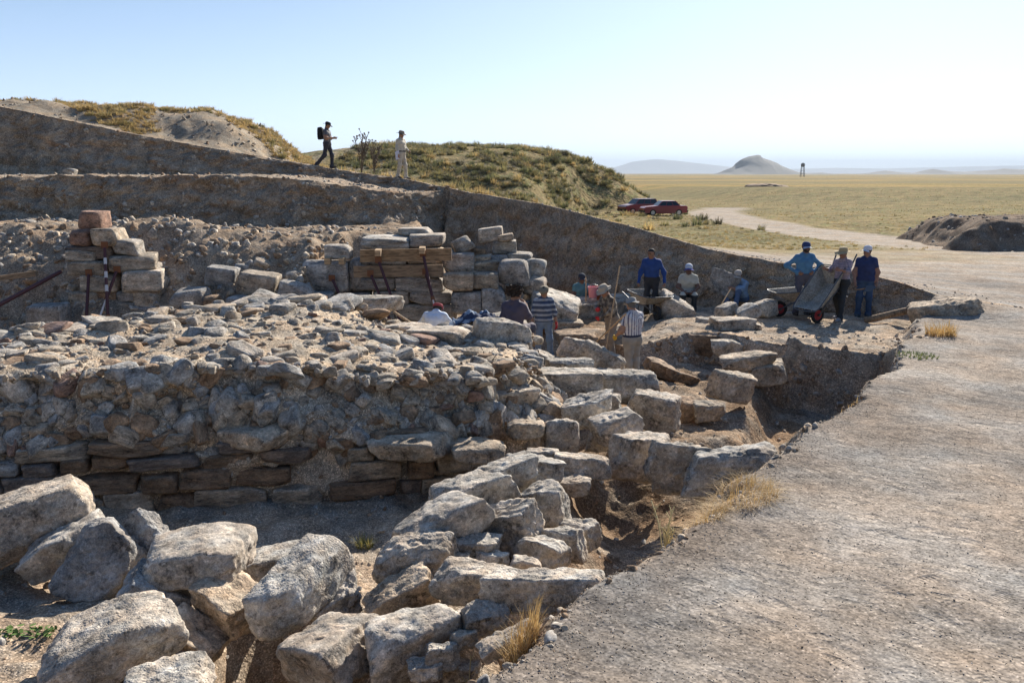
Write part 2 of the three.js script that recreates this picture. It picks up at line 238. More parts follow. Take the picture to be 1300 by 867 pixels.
function groundColour(x, y, z, t) {
  const d = -z;
  if (inDig(x, d)) {
    const n = fbm(x * 0.7, d * 0.7, 2, 4), m = fbm(x * 2.4, d * 2.4, 7, 3);
    mixc(t, C.soil, C.soilDark, ss(-0.05, 0.3, n));
    let pale = ss(-0.1, 0.25, m + n) * 0.45;
    if (x < -0.2 && d < 11) pale = 0.5 + 0.7 * m;                   // dusty floor in front of the wall
    if (x > 2.6 && d > benchD(x) - 0.15) pale = 0.62 + 0.6 * m;
    if (x < -1.5 && d > 19) pale = 0.5 + 0.7 * m + 0.3 * n;
    if (x < -2.0 && d > ledgeD(x)) pale = 0.85 + 0.3 * m;
    const e = lipX(d) - x; if (e < 1.2 && d < 11) pale = Math.max(pale, ss(1.2, 0.2, e) * 0.5);
    return mixc(t, [...t], x < -1.5 && d > 19 ? C.bankPale : C.dust, clamp(pale));
  }
  const zn = zone(x, d), n = fbm(x * 0.25, d * 0.25, 3, 4), m = fbm(x * 1.7, d * 1.7, 5, 3);
  const gz = (tt) => { // steppe colours
    const a = fbm(x * 0.05, d * 0.05, 9, 4), b = fbm(x * 0.012, d * 0.03, 4, 3);
    mixc(tt, C.grass, C.olive, ss(-0.12, 0.28, a + b * 0.8)); mixc(tt, [...tt], C.green, ss(0.1, 0.4, fbm(x * 0.09, d * 0.09, 1, 4)) * 0.55);
    mixc(tt, [...tt], C.field, ss(0.0, 0.12, fbm(x * 0.0011, d * 0.0035, 6, 3)) * 0.8);
    const onHill = d > 36 && d < 150 && x < 20 && y > 0.3;
    if (onHill) mixc(tt, [...tt], C.hillsoil, clamp(ss(-0.25, 0.2, m + n) * (x < -9 ? 0.8 : 0.16)));
    return tt;
  };
  if (zn === 'steppe' || zn === 'gravel_mound') { gz(t); if (x < -8 && d < 56) mixc(t, [...t], C.hillsoil, ss(-0.15, 0.1, n + 0.4 * m + ss(49, 40, d) * 0.4)); return t; }
  if (zn === 'dirt_road') return mixc(t, C.road, C.path, clamp(0.4 + 1.5 * m));
  mixc(t, C.path, C.pathGrey, clamp(ss(0.0, 0.35, n + 0.5 * m) * 0.7));
  const e = x - lipX(d);
  if (d < 13) mixc(t, [...t], C.pathGrey, ss(1.5, 0.1, e + 1.6 * m + 0.6 * n) * 0.95);            // dark loose gravel along the lip
  if (d > 24) { const g = gz([0, 0, 0]); const rd = roadDist(x, d); mixc(t, [...t], C.road, ss(24, 34, d) * 0.7); mixc(t, [...t], g, ss(30, 44, d + 10 * n) * ss(3.2, 6, rd + 3 * m)); }
  return t;
}
// ---------------------------------------------------------------- one ground sheet, cut along its own grid lines
{
  const xs = [], ds = [];
  let v = -17; for (; v < -3; v += 0.11) xs.push(v); for (; v < 6; v += 0.07) xs.push(v); for (; v < 13; v += 0.1) xs.push(v);
  let s = 0.12; while (v < 20000) { xs.push(v); s *= 1.075; v += s; }
  v = -17.11; s = 0.13; while (v > -20000) { xs.unshift(v); s *= 1.075; v -= s; }
  v = 3; for (; v < 13; v += 0.07) ds.push(v); for (; v < 36; v += 0.105) ds.push(v);
  s = 0.12; while (v < 30000) { ds.push(v); s *= 1.05; v += s; }
  for (v = 2.8, s = 0.2; v > -400; s *= 1.3, v -= s) ds.unshift(v);
  const nx = xs.length, nd = ds.length, P = new Float32Array(nx * nd * 3);
  for (let j = 0; j < nd; j++) for (let i = 0; i < nx; i++) { const o = (j * nx + i) * 3; P[o] = xs[i]; P[o + 1] = height(xs[i], ds[j]); P[o + 2] = -ds[j]; }
  const idx = new Uint32Array((nx - 1) * (nd - 1) * 6); let k = 0; const cuts = { trench_floor: [], dirt_path: [], gravel_mound: [], steppe: [], dirt_road: [] };
  for (let j = 0; j < nd - 1; j++) for (let i = 0; i < nx - 1; i++) {
    const a = j * nx + i, b = a + 1, c = a + nx, e = c + 1, z = cuts[zone((xs[i] + xs[i + 1]) / 2, (ds[j] + ds[j + 1]) / 2)];
    z.push(a, b, c, b, e, c); idx.set([a, b, c, b, e, c], k); k += 6;
  }
  const full = new THREE.BufferGeometry(); full.setAttribute('position', new THREE.BufferAttribute(P, 3)); full.setIndex(new THREE.BufferAttribute(idx, 1)); full.computeVertexNormals();
  colours(full, groundColour);
  const mats = { trench_floor: soilMat, dirt_path: dustMat, gravel_mound: soilMat, steppe: steppeMat, dirt_road: dustMat };
  for (const n in cuts) {
    const m = new Map(), pos = [], nor = [], co = [], ix = [];
    for (const q of cuts[n]) { let w = m.get(q); if (w === undefined) { w = m.size; m.set(q, w); for (let c = 0; c < 3; c++) { pos.push(P[q * 3 + c]); nor.push(full.attributes.normal.array[q * 3 + c]); co.push(full.attributes.color.array[q * 3 + c]); } } ix.push(w); }
    const g = new THREE.BufferGeometry(); g.setAttribute('position', new THREE.Float32BufferAttribute(pos, 3)); g.setAttribute('normal', new THREE.Float32BufferAttribute(nor, 3)); g.setAttribute('color', new THREE.Float32BufferAttribute(co, 3)); g.setIndex(ix);
    const names = { trench_floor: 'dug brown earth floor of the excavation trench', dirt_path: 'trampled pale dusty path beside the trench', gravel_mound: 'gravelly mound with dry grass behind the upper section', steppe: 'dry yellow green steppe running to the hills', dirt_road: 'pale dirt road crossing the steppe' };
    put(mesh(boxUV(g), mats[n], n), n, names[n], 'ground', null, 'structure');
  }
}
// ---------------------------------------------------------------- cut earth faces
function ribbon(top, bot, nu, nv, amp, seed, lip = 0.35) { // top(u), bot(u) -> Vector3 ; a rough, lumpy earth face between them with a lip lying back on the ground above
  const P = [], I = []; const a = new THREE.Vector3(), b = new THREE.Vector3();
  for (let i = 0; i <= nu; i++) {
    const T = top(i / nu), B = bot(i / nu);
    for (let j = 0; j <= nv; j++) {
      const t = j / nv;
      if (j === 0) a.set(T.x, T.y - 0.12, T.z - lip); else if (j === 1) a.set(T.x, T.y + 0.012, T.z - lip * 0.4);
      else {
        const s = (j - 2) / (nv - 2), bow = Math.pow(s, 1.35);
        a.set(lerp(T.x, B.x, bow), lerp(T.y, B.y, s), lerp(T.z, B.z, bow));
        const n = fbm(a.x * 1.1 + seed, a.y * 1.6, a.z * 1.1, 3) * 1.4 + 0.55 * fbm(a.x * 5, a.y * 6, a.z * 5 + seed, 3) + 0.32 * Math.abs(noise(a.x * 12, a.y * 12, a.z * 12)) + 0.5 * Math.max(0, noise(a.x * 3.2, a.y * 4.5, a.z * 3.2 + seed * 2) - 0.15);
        const e = ss(0, 0.08, s); b.set(0, 0, 1); a.addScaledVector(b, amp * n * e - 0.02); a.y += 0.03 * noise(a.x * 4, 3, seed) * (1 - s);
      }
      P.push(a.x, a.y, a.z);
    }
  }
  for (let i = 0; i < nu; i++) for (let j = 0; j < nv; j++) { const q = i * (nv + 1) + j, r = q + nv + 1; I.push(q, q + 1, r, r, q + 1, r + 1); }
  const g = new THREE.BufferGeometry(); g.setAttribute('position', new THREE.Float32BufferAttribute(P, 3)); g.setIndex(I); g.computeVertexNormals(); return g;
}
function strata(seed, base, pale, red) { return (x, y, z, t) => { const w = y + 0.10 * x + 0.35 * fbm(x * 0.5, y, seed, 3), b = clamp(0.5 + 0.75 * noise(w * 2.2, seed, 0.3) + 0.5 * noise(w * 7.5, seed, 2.3)), n = fbm(x * 1.7, y * 2.2, z * 1.7 + seed, 4); mixc(t, base, pale, clamp(0.15 + 0.75 * b * b + 0.9 * n)); mixc(t, [...t], red, ss(0.1, 0.4, fbm(x * 0.8, w * 2.2, seed * 2, 3)) * 0.55); }; }
const V3 = (x, y, z) => new THREE.Vector3(x, y, z);
const bankBase = col(0.235, 0.187, 0.142), bankUp = col(0.36, 0.297, 0.228), bankRed = col(0.26, 0.16, 0.098);
const bankXs = (u) => lerp(-2.2, 11.6, u);
const farBankTop = (u) => { const x = bankXs(u), d = bankD(x); return V3(x, height(x, d + 0.12) , -d); };
const farBankBot = (u) => { const x = bankXs(u), d = bankD(x), off = 0.25 + 0.33 * Math.max(0, bankY(x)), dx = -0.35 * Math.min(1, bankY(x)); return V3(x + dx, height(x + dx, d - off) - 0.12, -d + off); };
const leftBankTop = (u) => { const x = lerp(-30, -2.0, u), d = bankD(x); return V3(x, height(x, d + 0.12), -d); };
const leftBankBot = (u) => { const x = lerp(-30, -2.0, u), d = bankD(x), off = lerp(1.15, 0.65, ss(-16, -6, x)); return V3(x, height(x, d - off) - 0.12, -d + off); };
const ledgeTop = (u) => { const x = lerp(-24, -2.0, u), d = ledgeD(x); return V3(x, height(x, d + 0.14), -d); };
const ledgeBot = (u) => { const x = lerp(-24, -2.0, u), d = ledgeD(x), off = 0.85; return V3(x, height(x, d - off) - 0.15, -d + off); };
const benchTop = (u) => { const x = lerp(2.7, 8.0, u), d = benchD(x); return V3(x, height(x, d + 0.3) , -d - 0.12); };
const benchBot = (u) => { const x = lerp(2.7, 8.0, u), d = benchD(x) - 0.42; return V3(x, height(x, d) - 0.1, -d); };
const faces = {};
function earthFace(key, top, bot, nu, nv, amp, seed, label, base = bankBase, pale = bankUp, red = bankRed) {
  const g = ribbon(top, bot, nu, nv, amp, seed); colours(g, strata(seed, base, pale, red)); faces[key] = g;
  return put(mesh(boxUV(g), soilMat, 'earth_bank'), 'earth_bank', label, 'earth bank', null, 'structure');
}
earthFace('far', farBankTop, farBankBot, 300, 44, 0.27, 3, 'tall shaded earth section cut behind the seated workers');
earthFace('left', leftBankTop, leftBankBot, 380, 44, 0.30, 11, 'brown upper earth section below the grassy mound');
earthFace('ledge', ledgeTop, ledgeBot, 360, 40, 0.36, 23, 'lower earth section under the flat ledge');
earthFace('bench', benchTop, benchBot, 130, 20, 0.12, 37, 'dark earth step below the wheelbarrows');
// ---------------------------------------------------------------- stones
const tmplCache = {};
function template(n) {
  if (tmplCache[n]) return tmplCache[n];
  let g = new THREE.BoxGeometry(2, 2, 2, n, n, n); g.deleteAttribute('uv'); g.deleteAttribute('normal'); g = mergeVertices(g, 1e-4);
  const p = g.attributes.position, w = (a) => Math.tan(a * Math.PI / 4);
  for (let i = 0; i < p.count; i++) { const v = V3(w(p.getX(i)), w(p.getY(i)), w(p.getZ(i))).normalize(); p.setXYZ(i, v.x, v.y, v.z); }
  return tmplCache[n] = g;
}
const stoneTones = { pale: [0.445, 0.385, 0.31], warm: [0.43, 0.345, 0.25], grey: [0.37, 0.335, 0.29], brown: [0.29, 0.195, 0.12], red: [0.31, 0.19, 0.135], dark: [0.21, 0.165, 0.13] };
// a stone of full size w x h x l: the rounded hull of jittered box planes and chamfers, roughened
function stoneGeo(seed, w, h, l, o = {}) {
  const { n = 10, p = 14, jit = 0.16, chips = 7, rough = 1, tone = 'pale', stain = 0.3, uvs = 1 } = o, r = RNG(seed * 7 + 3);
  const pl = [];
  for (let a = 0; a < 3; a++) for (const s of [-1, 1]) { const v = V3(0, 0, 0); v.setComponent(a, s); v.x += r.r(-jit, jit); v.y += r.r(-jit, jit); v.z += r.r(-jit, jit); v.normalize(); pl.push([v.x, v.y, v.z, r.r(0.93, 1.03)]); }
  for (let i = 0; i < chips; i++) { const v = V3(r.r(-1, 1), r.r(-1, 1), r.r(-1, 1)).normalize(); const e = Math.abs(v.x) + Math.abs(v.y) + Math.abs(v.z); pl.push([v.x, v.y, v.z, e * r.r(0.66, 0.9)]); }
  const T = template(n), g = T.clone(), q = g.attributes.position, hx = w / 2, hy = h / 2, hz = l / 2, m = Math.cbrt(hx * hy * hz), ox = r() * 90, fq = 0.62 / m;
  for (let i = 0; i < q.count; i++) {
    const x = q.getX(i), y = q.getY(i), z = q.getZ(i); let s = 0;
    for (const k of pl) { const e = (k[0] * x + k[1] * y + k[2] * z) / k[3]; if (e > 0) s += Math.pow(e, p); }
    const R = Math.pow(s, -1 / p); let X = x * R * hx, Y = y * R * hy, Z = z * R * hz;
    let e = 0.10 * m * fbm(X * fq + ox, Y * fq, Z * fq, 3);
    if (n >= 9) { const f2 = 2.4 / m; const c = noise(X * f2, Y * f2 + ox, Z * f2); e += 0.05 * m * c - 0.045 * m * Math.max(0, noise(X * f2 * 0.9 + 7, Y * f2 * 0.9, Z * f2 * 0.9 + ox) - 0.12) * 2; }
    if (n >= 14) e += 0.022 * noise(X * 11, Y * 11, Z * 11 + ox) + 0.012 * noise(X * 26, Y * 26 + ox, Z * 26) - 0.02 * Math.max(0, noise(X * 15 + 3, Y * 15, Z * 15 + ox) - 0.2);
    e *= rough; const L = Math.hypot(X, Y, Z) || 1; X += X / L * e; Y += Y / L * e; Z += Z / L * e;
    q.setXYZ(i, X, Y, Z);
  }
  g.computeVertexNormals();
  const b = stoneTones[tone], k0 = r.r(0.86, 1.12), warm = r.r(-0.05, 0.05);
  colours(g, (x, y, z, t) => { const a = fbm(x * 2.3 + ox, y * 2.3, z * 2.3, 3), c = ss(0.05, 0.36, fbm(x * 3.1, y * 3.1 + ox, z * 3.1, 3)) * stain; const k = k0 * (1 + 0.5 * a) * G; t[0] = lerp(b[0] * (1 + warm) * k, 0.30 * G, c); t[1] = lerp(b[1] * k, 0.20 * G, c); t[2] = lerp(b[2] * (1 - warm) * k, 0.13 * G, c); });
  const gu = boxUV(g, uvs), U = gu.attributes.uv, du = r() * 7, dv = r() * 7; for (let i = 0; i < U.count; i++) U.setXY(i, U.getX(i) + du, U.getY(i) + dv);
  return gu;
}
// size and place of a stone from the box it fills in the picture and the level of its middle
function fromPixels(px, py, w, h, yc, dr) {
  const r = ray(px, py), t = (yc - EYE) / r[1], pos = V3(r[0] * t, yc, r[2] * t), th = Math.atan2(-r[1], -r[2]);
  const W = w * t / FPX, D = W * dr, H = Math.max(0.3 * W, (h * t / FPX - D * Math.sin(th)) / Math.cos(th));
  return { pos, W, H, D };
}
let stoneSeed = 100;
function boulder(spec, name, label, group, opts = {}) {
  const [px, py, w, h, yc, dr = 0.9, yaw = 0, roll = 0, o = {}] = spec, { pos, W, H, D } = fromPixels(px, py, w, h, yc, dr);
  const big = w > 55 ? 26 : w > 30 ? 16 : 10;
  const k = o.k || 1.02;
  const m = mesh(stoneGeo(++stoneSeed, W * k, H * k, D * k, { n: big, p: 34, jit: 0.2, chips: 5 + stoneSeed % 4, rough: 1.0, ...opts, ...o }), stoneSeed % 3 ? rockMat : rockMatB, name);
  m.position.copy(pos); m.rotation.set((o.tilt || 0) * Math.PI / 180, yaw * Math.PI / 180, roll * Math.PI / 180, 'YXZ');
  return put(m, name, o.label || label, 'boulder', o.label ? undefined : group);
}
// boulders dumped beside the trench floor, bottom left
for (const s of [
  [48, 655, 128, 100, -0.55, 0.8, 25, 14, { label: 'large pale block with flat sunlit top at the end of the dumped boulders' }],
  [90, 692, 92, 72, -0.72, 0.8, 20, 18, { label: 'pale boulder tucked against the large flat block of the dumped pile' }],
  [126, 714, 84, 100, -0.68, 0.4, 15, -38, { tilt: -28, tone: 'grey', label: 'upright triangular grey slab among the dumped boulders' }],
  [184, 692, 62, 68, -0.66, 0.45, -20, -40, { tilt: -20, tone: 'grey', label: 'thin grey slab split off behind the triangular slab' }],
  [250, 707, 122, 84, -0.48, 0.8, 5, 4, { p: 12, chips: 5, label: 'smooth rounded boulder lying on top of the dumped pile' }],
  [197, 752, 88, 74, -0.72, 0.8, 10, -30, { tone: 'grey', label: 'grey boulder wedged under the smooth rounded one' }],
  [142, 815, 150, 118, -0.62, 0.8, 28, 12, { p: 18, label: 'biggest pitted boulder of the dumped pile, beside the small green weed' }],
  [240, 820, 76, 90, -0.95, 0.9, 0, -35, { tone: 'warm', label: 'tan boulder sunk in the dark hollow beside the biggest boulder' }],
  [212, 866, 100, 56, -0.62, 0.9, 10, 0, { p: 16, label: 'low rounded boulder in front of the biggest pitted boulder' }],
  [290, 760, 84, 70, -0.72, 0.9, -25, -25, { tone: 'warm', label: 'tan block with shaded face under the right end of the smooth rounded boulder' }],
  [334, 786, 66, 60, -1.62, 0.9, 15, 20, { tone: 'warm', label: 'tan boulder half sunk in the hollow under the long squared block' }],
  [350, 712, 84, 50, -0.92, 0.8, 10, 6, { label: 'low pale rock lying behind the long squared block' }],
  [424, 764, 68, 62, -0.8, 0.8, 30, 20, { tone: 'grey', rough: 1.6, label: 'rough grey lump between the long squared block and the boulder row' }],
  [418, 822, 108, 104, -0.72, 0.9, -32, 22, { label: 'broad block with sunlit side leaning over the dark hollow' }],
]) boulder(s, 'boulder', 'pale rough boulder in the dumped pile around the dark hollow', 'boulders dumped on the trench floor');
{ // the long block that points away over the hollow
  const m = mesh(stoneGeo(501, 0.42, 0.45, 1.0, { n: 22, p: 20, jit: 0.1, chips: 6 }), rockMat, 'boulder'); m.position.copy(at(383, 742, -0.52)); m.rotation.set(0.22, -0.42, 0.1, 'YXZ');
  put(m, 'boulder', 'long squared block with white sunlit top pointing over the dark hollow', 'boulder');
}
// the row of boulders between trench floor and path
for (const s of [
  [528, 712, 98, 76, -0.5, 0.54, 0, 6, { p: 12, rough: 1.2, label: 'round heavily pitted boulder at the trench side of the row' }], [509, 760, 90, 62, -0.66, 0.48, 20, 14, { tone: 'warm', label: 'tan jagged rock under the round pitted boulder' }],
  [522, 811, 118, 88, -0.55, 0.58, 22, 12, { p: 20, label: 'big flat-topped block at the foot of the boulder row by dry weeds' }],
  [606, 741, 104, 62, -0.42, 0.48, -18, 4, { p: 20, label: 'wedge shaped block with two sunlit facets in the boulder row' }],
  [601, 695, 62, 42, -0.5, 0.65, 0, 0, { p: 14, label: 'small pitted boulder in the middle between the two lines of the row' }], [560, 666, 104, 74, -0.34, 0.61, 30, 16, { p: 19, label: 'large block with sloping sunlit top beside the trench floor weed' }], [594, 630, 98, 62, -0.32, 0.61, 28, 12, { p: 19, label: 'long sunlit block second from the rubble wall end of the row' }], [641, 607, 76, 52, -0.32, 0.65, 25, 6, { p: 20, label: 'squarish boulder of the row close under the rubble wall' }], [680, 597, 66, 44, -0.42, 0.65, 20, -8, { label: 'last boulder of the row, touching the foot of the rubble wall' }],
  [646, 678, 84, 78, -0.52, 0.54, -28, 8, { p: 22, rough: 1.15, label: 'big coarse boulder in the centre of the path-side line' }], [686, 646, 76, 70, -0.5, 0.61, -30, 8, { label: 'tall boulder with sunlit right face in the path-side line' }], [692, 706, 56, 54, -0.58, 0.61, -30, 8, { label: 'upright rounded stone first in the low line above the flat slab' }], [716, 690, 50, 50, -0.56, 0.61, -30, 5, { label: 'upright stone second in the low line above the flat slab' }], [736, 676, 46, 40, -0.6, 0.65, -30, 0, { label: 'small end stone of the low line above the flat slab' }],
  [668, 723, 42, 38, -0.52, 0.65, -20, 0, { p: 14, label: 'small round stone squeezed behind the long flat slab' }], [575, 716, 44, 34, -0.55, 0.65, 0, 0, { label: 'small stone filling the gap behind the wedge shaped block' }], [560, 690, 40, 40, -0.62, 0.65, 0, 0, { label: 'small stone under the large block with sloping sunlit top' }], [627, 716, 40, 40, -0.6, 0.65, 0, 0, { label: 'small stone between the wedge shaped block and the coarse boulder' }],
  [692, 750, 160, 42, -0.22, 0.29, -14, 5, { p: 24, rough: 1.3, label: 'long flat slab lying between the boulder row and the path' }],
  [617, 786, 56, 48, -0.4, 0.65, 15, 0, { label: 'knobbly boulder between the wedge shaped block and the grass tuft' }], [642, 815, 70, 34, -0.3, 0.48, 25, 12, { p: 28, label: 'thin slab edge sticking out of the path by the grass tuft' }], [566, 800, 48, 40, -0.5, 0.65, 0, 20, { p: 18, label: 'small chunk against the right end of the flat-topped block' }], [560, 832, 38, 36, -0.52, 0.65, 0, 0], [590, 812, 34, 30, -0.48, 0.65, 30, 0], [585, 852, 46, 34, -0.72, 0.65, 0, 0, { label: 'small flat stone at the path edge below the knobbly boulder' }], [540, 850, 40, 30, -0.6, 0.65, 0, 0],
]) boulder(s, 'boulder', 'pale weathered boulder set in the double row beside the path', 'boulders in the row beside the path');
// blocks running from the row up to the workers
for (const s of [
  [724, 488, 76, 46, -0.38, 0.51, 8, 0, { p: 28, jit: 0.08, chips: 4, label: 'squared block with flat sunlit top below the man in striped shirt' }], [723, 464, 58, 20, -0.25, 0.41, 5, 2, { p: 28, jit: 0.06, label: 'thin slab lying behind the squared block with flat top' }], [760, 461, 58, 46, -0.36, 0.34, -25, -24, { p: 26, jit: 0.1, label: 'tilted slab leaning behind the squared block' }], [735, 444, 46, 30, -0.4, 0.54, 10, -8, { p: 20, label: 'pale block near the shovel of the striped shirt man' }],
  [795, 490, 70, 48, -0.58, 0.61, 10, -4, { label: 'rounded block at the feet of the man in striped shirt' }], [830, 522, 66, 56, -0.62, 0.61, -10, -12, { label: 'broad sloping block behind the feet of the striped shirt man, toward the pit' }], [786, 543, 62, 44, -0.46, 0.61, 18, 8, { label: 'sunlit oval boulder in the middle of the tumble' }], [746, 524, 56, 46, -0.42, 0.61, -15, 10, { p: 28, label: 'angular block below the squared block with flat top' }], [712, 556, 46, 54, -0.55, 0.61, 0, 0, { p: 14, label: 'rounded boulder leaning on the end of the rubble wall' }],
  [815, 580, 72, 68, -0.62, 0.61, 15, -6, { p: 26, label: 'large squared boulder over the shaded hollow' }], [740, 591, 70, 38, -0.62, 0.54, 0, -5, { p: 16, label: 'long shaded boulder at the foot of the rubble wall end' }], [727, 617, 46, 28, -0.72, 0.61, 5, 4, { p: 23, label: 'small squared stone lowest under the end of the rubble wall' }], [770, 510, 36, 26, -0.6, 0.65, 0, 0, { label: 'small stone between the rounded and angular blocks of the tumble' }], [690, 470, 44, 44, -0.68, 0.65, 0, -30, { label: 'leaning stone behind the squared block with flat top' }], [765, 560, 36, 30, -0.75, 0.65, 0, 0], [690, 580, 40, 30, -0.6, 0.65, 0, 0], [855, 608, 52, 44, -0.7, 0.65, 0, 0, { label: 'low stone in the shadow of the double humped rock' }],
  [862, 592, 76, 66, -0.5, 0.48, -12, -6, { rough: 1.3, label: 'double humped rock beside the broad pitted one' }], [928, 596, 106, 66, -0.38, 0.51, -10, 6, { p: 18, rough: 1.5, label: 'broad pitted sunlit rock above the clump of dry grass' }],
  [880, 522, 38, 34, -0.78, 0.65, 0, 0, { tone: 'brown', p: 14, label: 'brown earthy lump beside the isolated smooth block' }], [900, 522, 38, 28, -0.75, 0.65, 0, 0, { tone: 'warm', label: 'tan stone touching the brown earthy lump' }], [840, 470, 40, 24, -0.8, 0.65, 0, -30, { tone: 'brown', label: 'thin brown slab tilted behind the striped shirt man' }], [868, 480, 36, 18, -0.85, 0.65, 20, -20, { tone: 'brown', label: 'thin brown slab lying flat beside the tilted one' }],
  [930, 491, 54, 42, -0.55, 0.54, 20, -12, { p: 28, tone: 'warm', label: 'smooth isolated block standing in the middle of the pit' }],
  [948, 459, 64, 28, -0.52, 0.54, 5, 4, { tone: 'warm', p: 18, label: 'flat oblong rock against the dark earth step' }], [1010, 466, 44, 56, -0.78, 0.48, 0, -28, { tone: 'warm', p: 20, label: 'steeply leaning angular rock in the dark earth step' }], [975, 474, 46, 30, -0.72, 0.54, 0, 12, { tone: 'warm', label: 'tan rock between the flat oblong rock and the leaning angular rock' }], [925, 440, 40, 22, -0.5, 0.65, 0, 0, { tone: 'warm' }], [890, 440, 46, 36, -0.62, 0.54, 0, 0, { tone: 'brown', p: 16, label: 'brown boulder under the edge of the sunlit bench' }], [1000, 437, 30, 20, -0.5, 0.65, 0, 0, { tone: 'brown' }],
  [636, 432, 70, 60, 0.32, 0.54, 14, -3, { p: 23, jit: 0.12, label: 'huge squared block at the corner of the rubble wall' }],
  [655, 477, 42, 36, -0.3, 0.65, 0, -20, { label: 'stone wedged under the huge corner block' }], [680, 478, 32, 44, -0.75, 0.65, 0, -40, { tone: 'warm' }],
]) boulder(s, 'boulder', 'pale block in the tumble between rubble wall and pit', 'blocks tumbled round the pit');
// rocks at the back of the trench
for (const s of [
  [702, 396, 72, 54, -0.45, 0.9, 10, -22, { label: 'long rounded rock behind the man with red gloves' }], [757, 393, 66, 36, -0.6, 0.7, 0, 0, { p: 24, label: 'squat rock under the pink bucket' }], [716, 414, 46, 26, -0.75, 1, 0, 0, { tone: 'warm', label: 'low tan rock in front of the long rounded rock' }],
  [856, 398, 46, 40, -0.35, 0.7, 0, -18, { p: 20, label: 'pointed triangular rock beside the seated man in white shirt' }], [930, 410, 46, 18, -0.22, 0.8, 5, 4, { label: 'flat pale rock lying lowest in the heap by the squatting person' }], [924, 393, 26, 20, -0.1, 0.8, 20, 16, { p: 23, label: 'squared pale rock on top of the heap by the squatting person' }], [950, 398, 24, 22, -0.15, 1, 0, 30], [972, 391, 30, 22, -0.12, 0.9, 0, 20, { label: 'rounded rock at the wheelbarrow end of the heap by the squatting person' }], [893, 408, 18, 12, -0.3, 1, 0, 0], [955, 413, 22, 12, -0.26, 1, 0, -12], [918, 358, 32, 28, 0.3, 0.4, -20, -22, { p: 26, tone: 'grey', label: 'grey slab leaning against the shaded earth section' }],
  [735, 430, 60, 24, -0.85, 0.9, 0, 0, { tone: 'brown', p: 14, label: 'brown earthy rock beside the man with red gloves' }], [660, 400, 34, 40, -0.5, 0.9, 0, 0, { tone: 'grey', label: 'grey rock behind the person in purple shirt' }],
]) boulder(s, 'boulder', 'pale rock piled at the back of the trench near the wheelbarrows', 'rocks at the back of the trench');
boulder([1202, 404, 84, 56, -0.1, 0.8, -20, 10, { p: 12, tone: 'warm', rough: 1.5 }], 'earth_mound', 'rounded lump of pale hard earth that the pole rests on', null, {});

// ---------------------------------------------------------------- the thick rubble wall
const wallLoop = new THREE.CatmullRomCurve3([[-11.5, 10.0], [-9, 10.25], [-6.6, 10.45], [-4.5, 10.75], [-2.6, 11.0], [-1.2, 11.3], [-0.2, 11.75], [0.45, 12.5], [0.72, 13.5], [0.62, 15], [0.1, 16.3], [-0.9, 16.6], [-2.2, 16.5], [-3.8, 16.5], [-5, 15.9], [-6.4, 15.4], [-8.4, 14.1], [-11.5, 13.2]].map(([x, d]) => V3(x, 0, -d)), true, 'catmullrom', 0.3);
const WN = 420, wallPts = wallLoop.getSpacedPoints(WN).slice(0, WN);
const wallNor = wallPts.map((p, i) => { const a = wallPts[(i + WN - 2) % WN], b = wallPts[(i + 2) % WN]; return V3(-(b.z - a.z), 0, b.x - a.x).normalize(); });
{ const m = wallPts.findIndex((p) => Math.abs(p.x + 5) < 0.2 && p.z > -12); if (wallNor[m].z < 0) wallNor.forEach((n) => n.negate()); }
const wallTop = (x, d) => lerp(0.60, 0.30, ss(-3.6, -1.2, x)) - 0.22 * ss(-0.6, 0.9, x) - 0.12 * ss(-5, -9, x) + 0.035 * (d - 13.5) - 0.3 * Math.exp(-(((x + 1.7) / 0.9) ** 2)) * ss(14, 16, d) + 0.22 * fbm(x * 0.8, d * 0.8, 4, 4);
const WALLBASE = -1.35;
function wallSurf(i, v, out) { // v 0..0.6 up the face, 0.6..1 in over the top
  const p = wallPts[((i % WN) + WN) % WN], n = wallNor[((i % WN) + WN) % WN], d = -p.z, tY = wallTop(p.x, d);
  if (v < 0.6) {
    const f = v / 0.6, y = lerp(WALLBASE, tY, f), front = ss(0.2, 0.6, n.z) * ss(0.1, -0.8, p.x);
    const bulge = lerp(0.16 * (1 - f), ss(0.42, 0.62, f) * 0.24 - 0.16 + 0.10 * (1 - f), front) - 0.62 * Math.pow(f, 2.6);
    const e = bulge + (0.5 * fbm(p.x * 0.9, y * 1.3, p.z * 0.9, 4) - 0.22 * Math.max(0, noise(p.x * 2.1, y * 2.4, p.z * 2.1))) * ss(0.1, 0.5, f) + 0.09 * noise(p.x * 4, y * 5, p.z * 4);
    return out.set(p.x + n.x * e, y, p.z + n.z * e);
  }
  const k = (v - 0.6) / 0.4, cx = p.x > 0 ? lerp(p.x, -0.6, k) : p.x, cd = lerp(d, d < 13.4 ? 13.7 : 13.1, k), cdd = p.x > -1 ? lerp(d, d < 14 ? 14.3 : 13.7, k) : cd;
  const x = cx - n.x * 0.5 * (1 - k), D = cdd + n.z * 0.5 * (1 - k);
  return out.set(x, wallTop(x, D) + 0.07 * fbm(x * 2.6, D * 2.6, 1, 3) + 0.05 * ss(0, 0.2, k), -D);
}
const rubbleWall = grp();
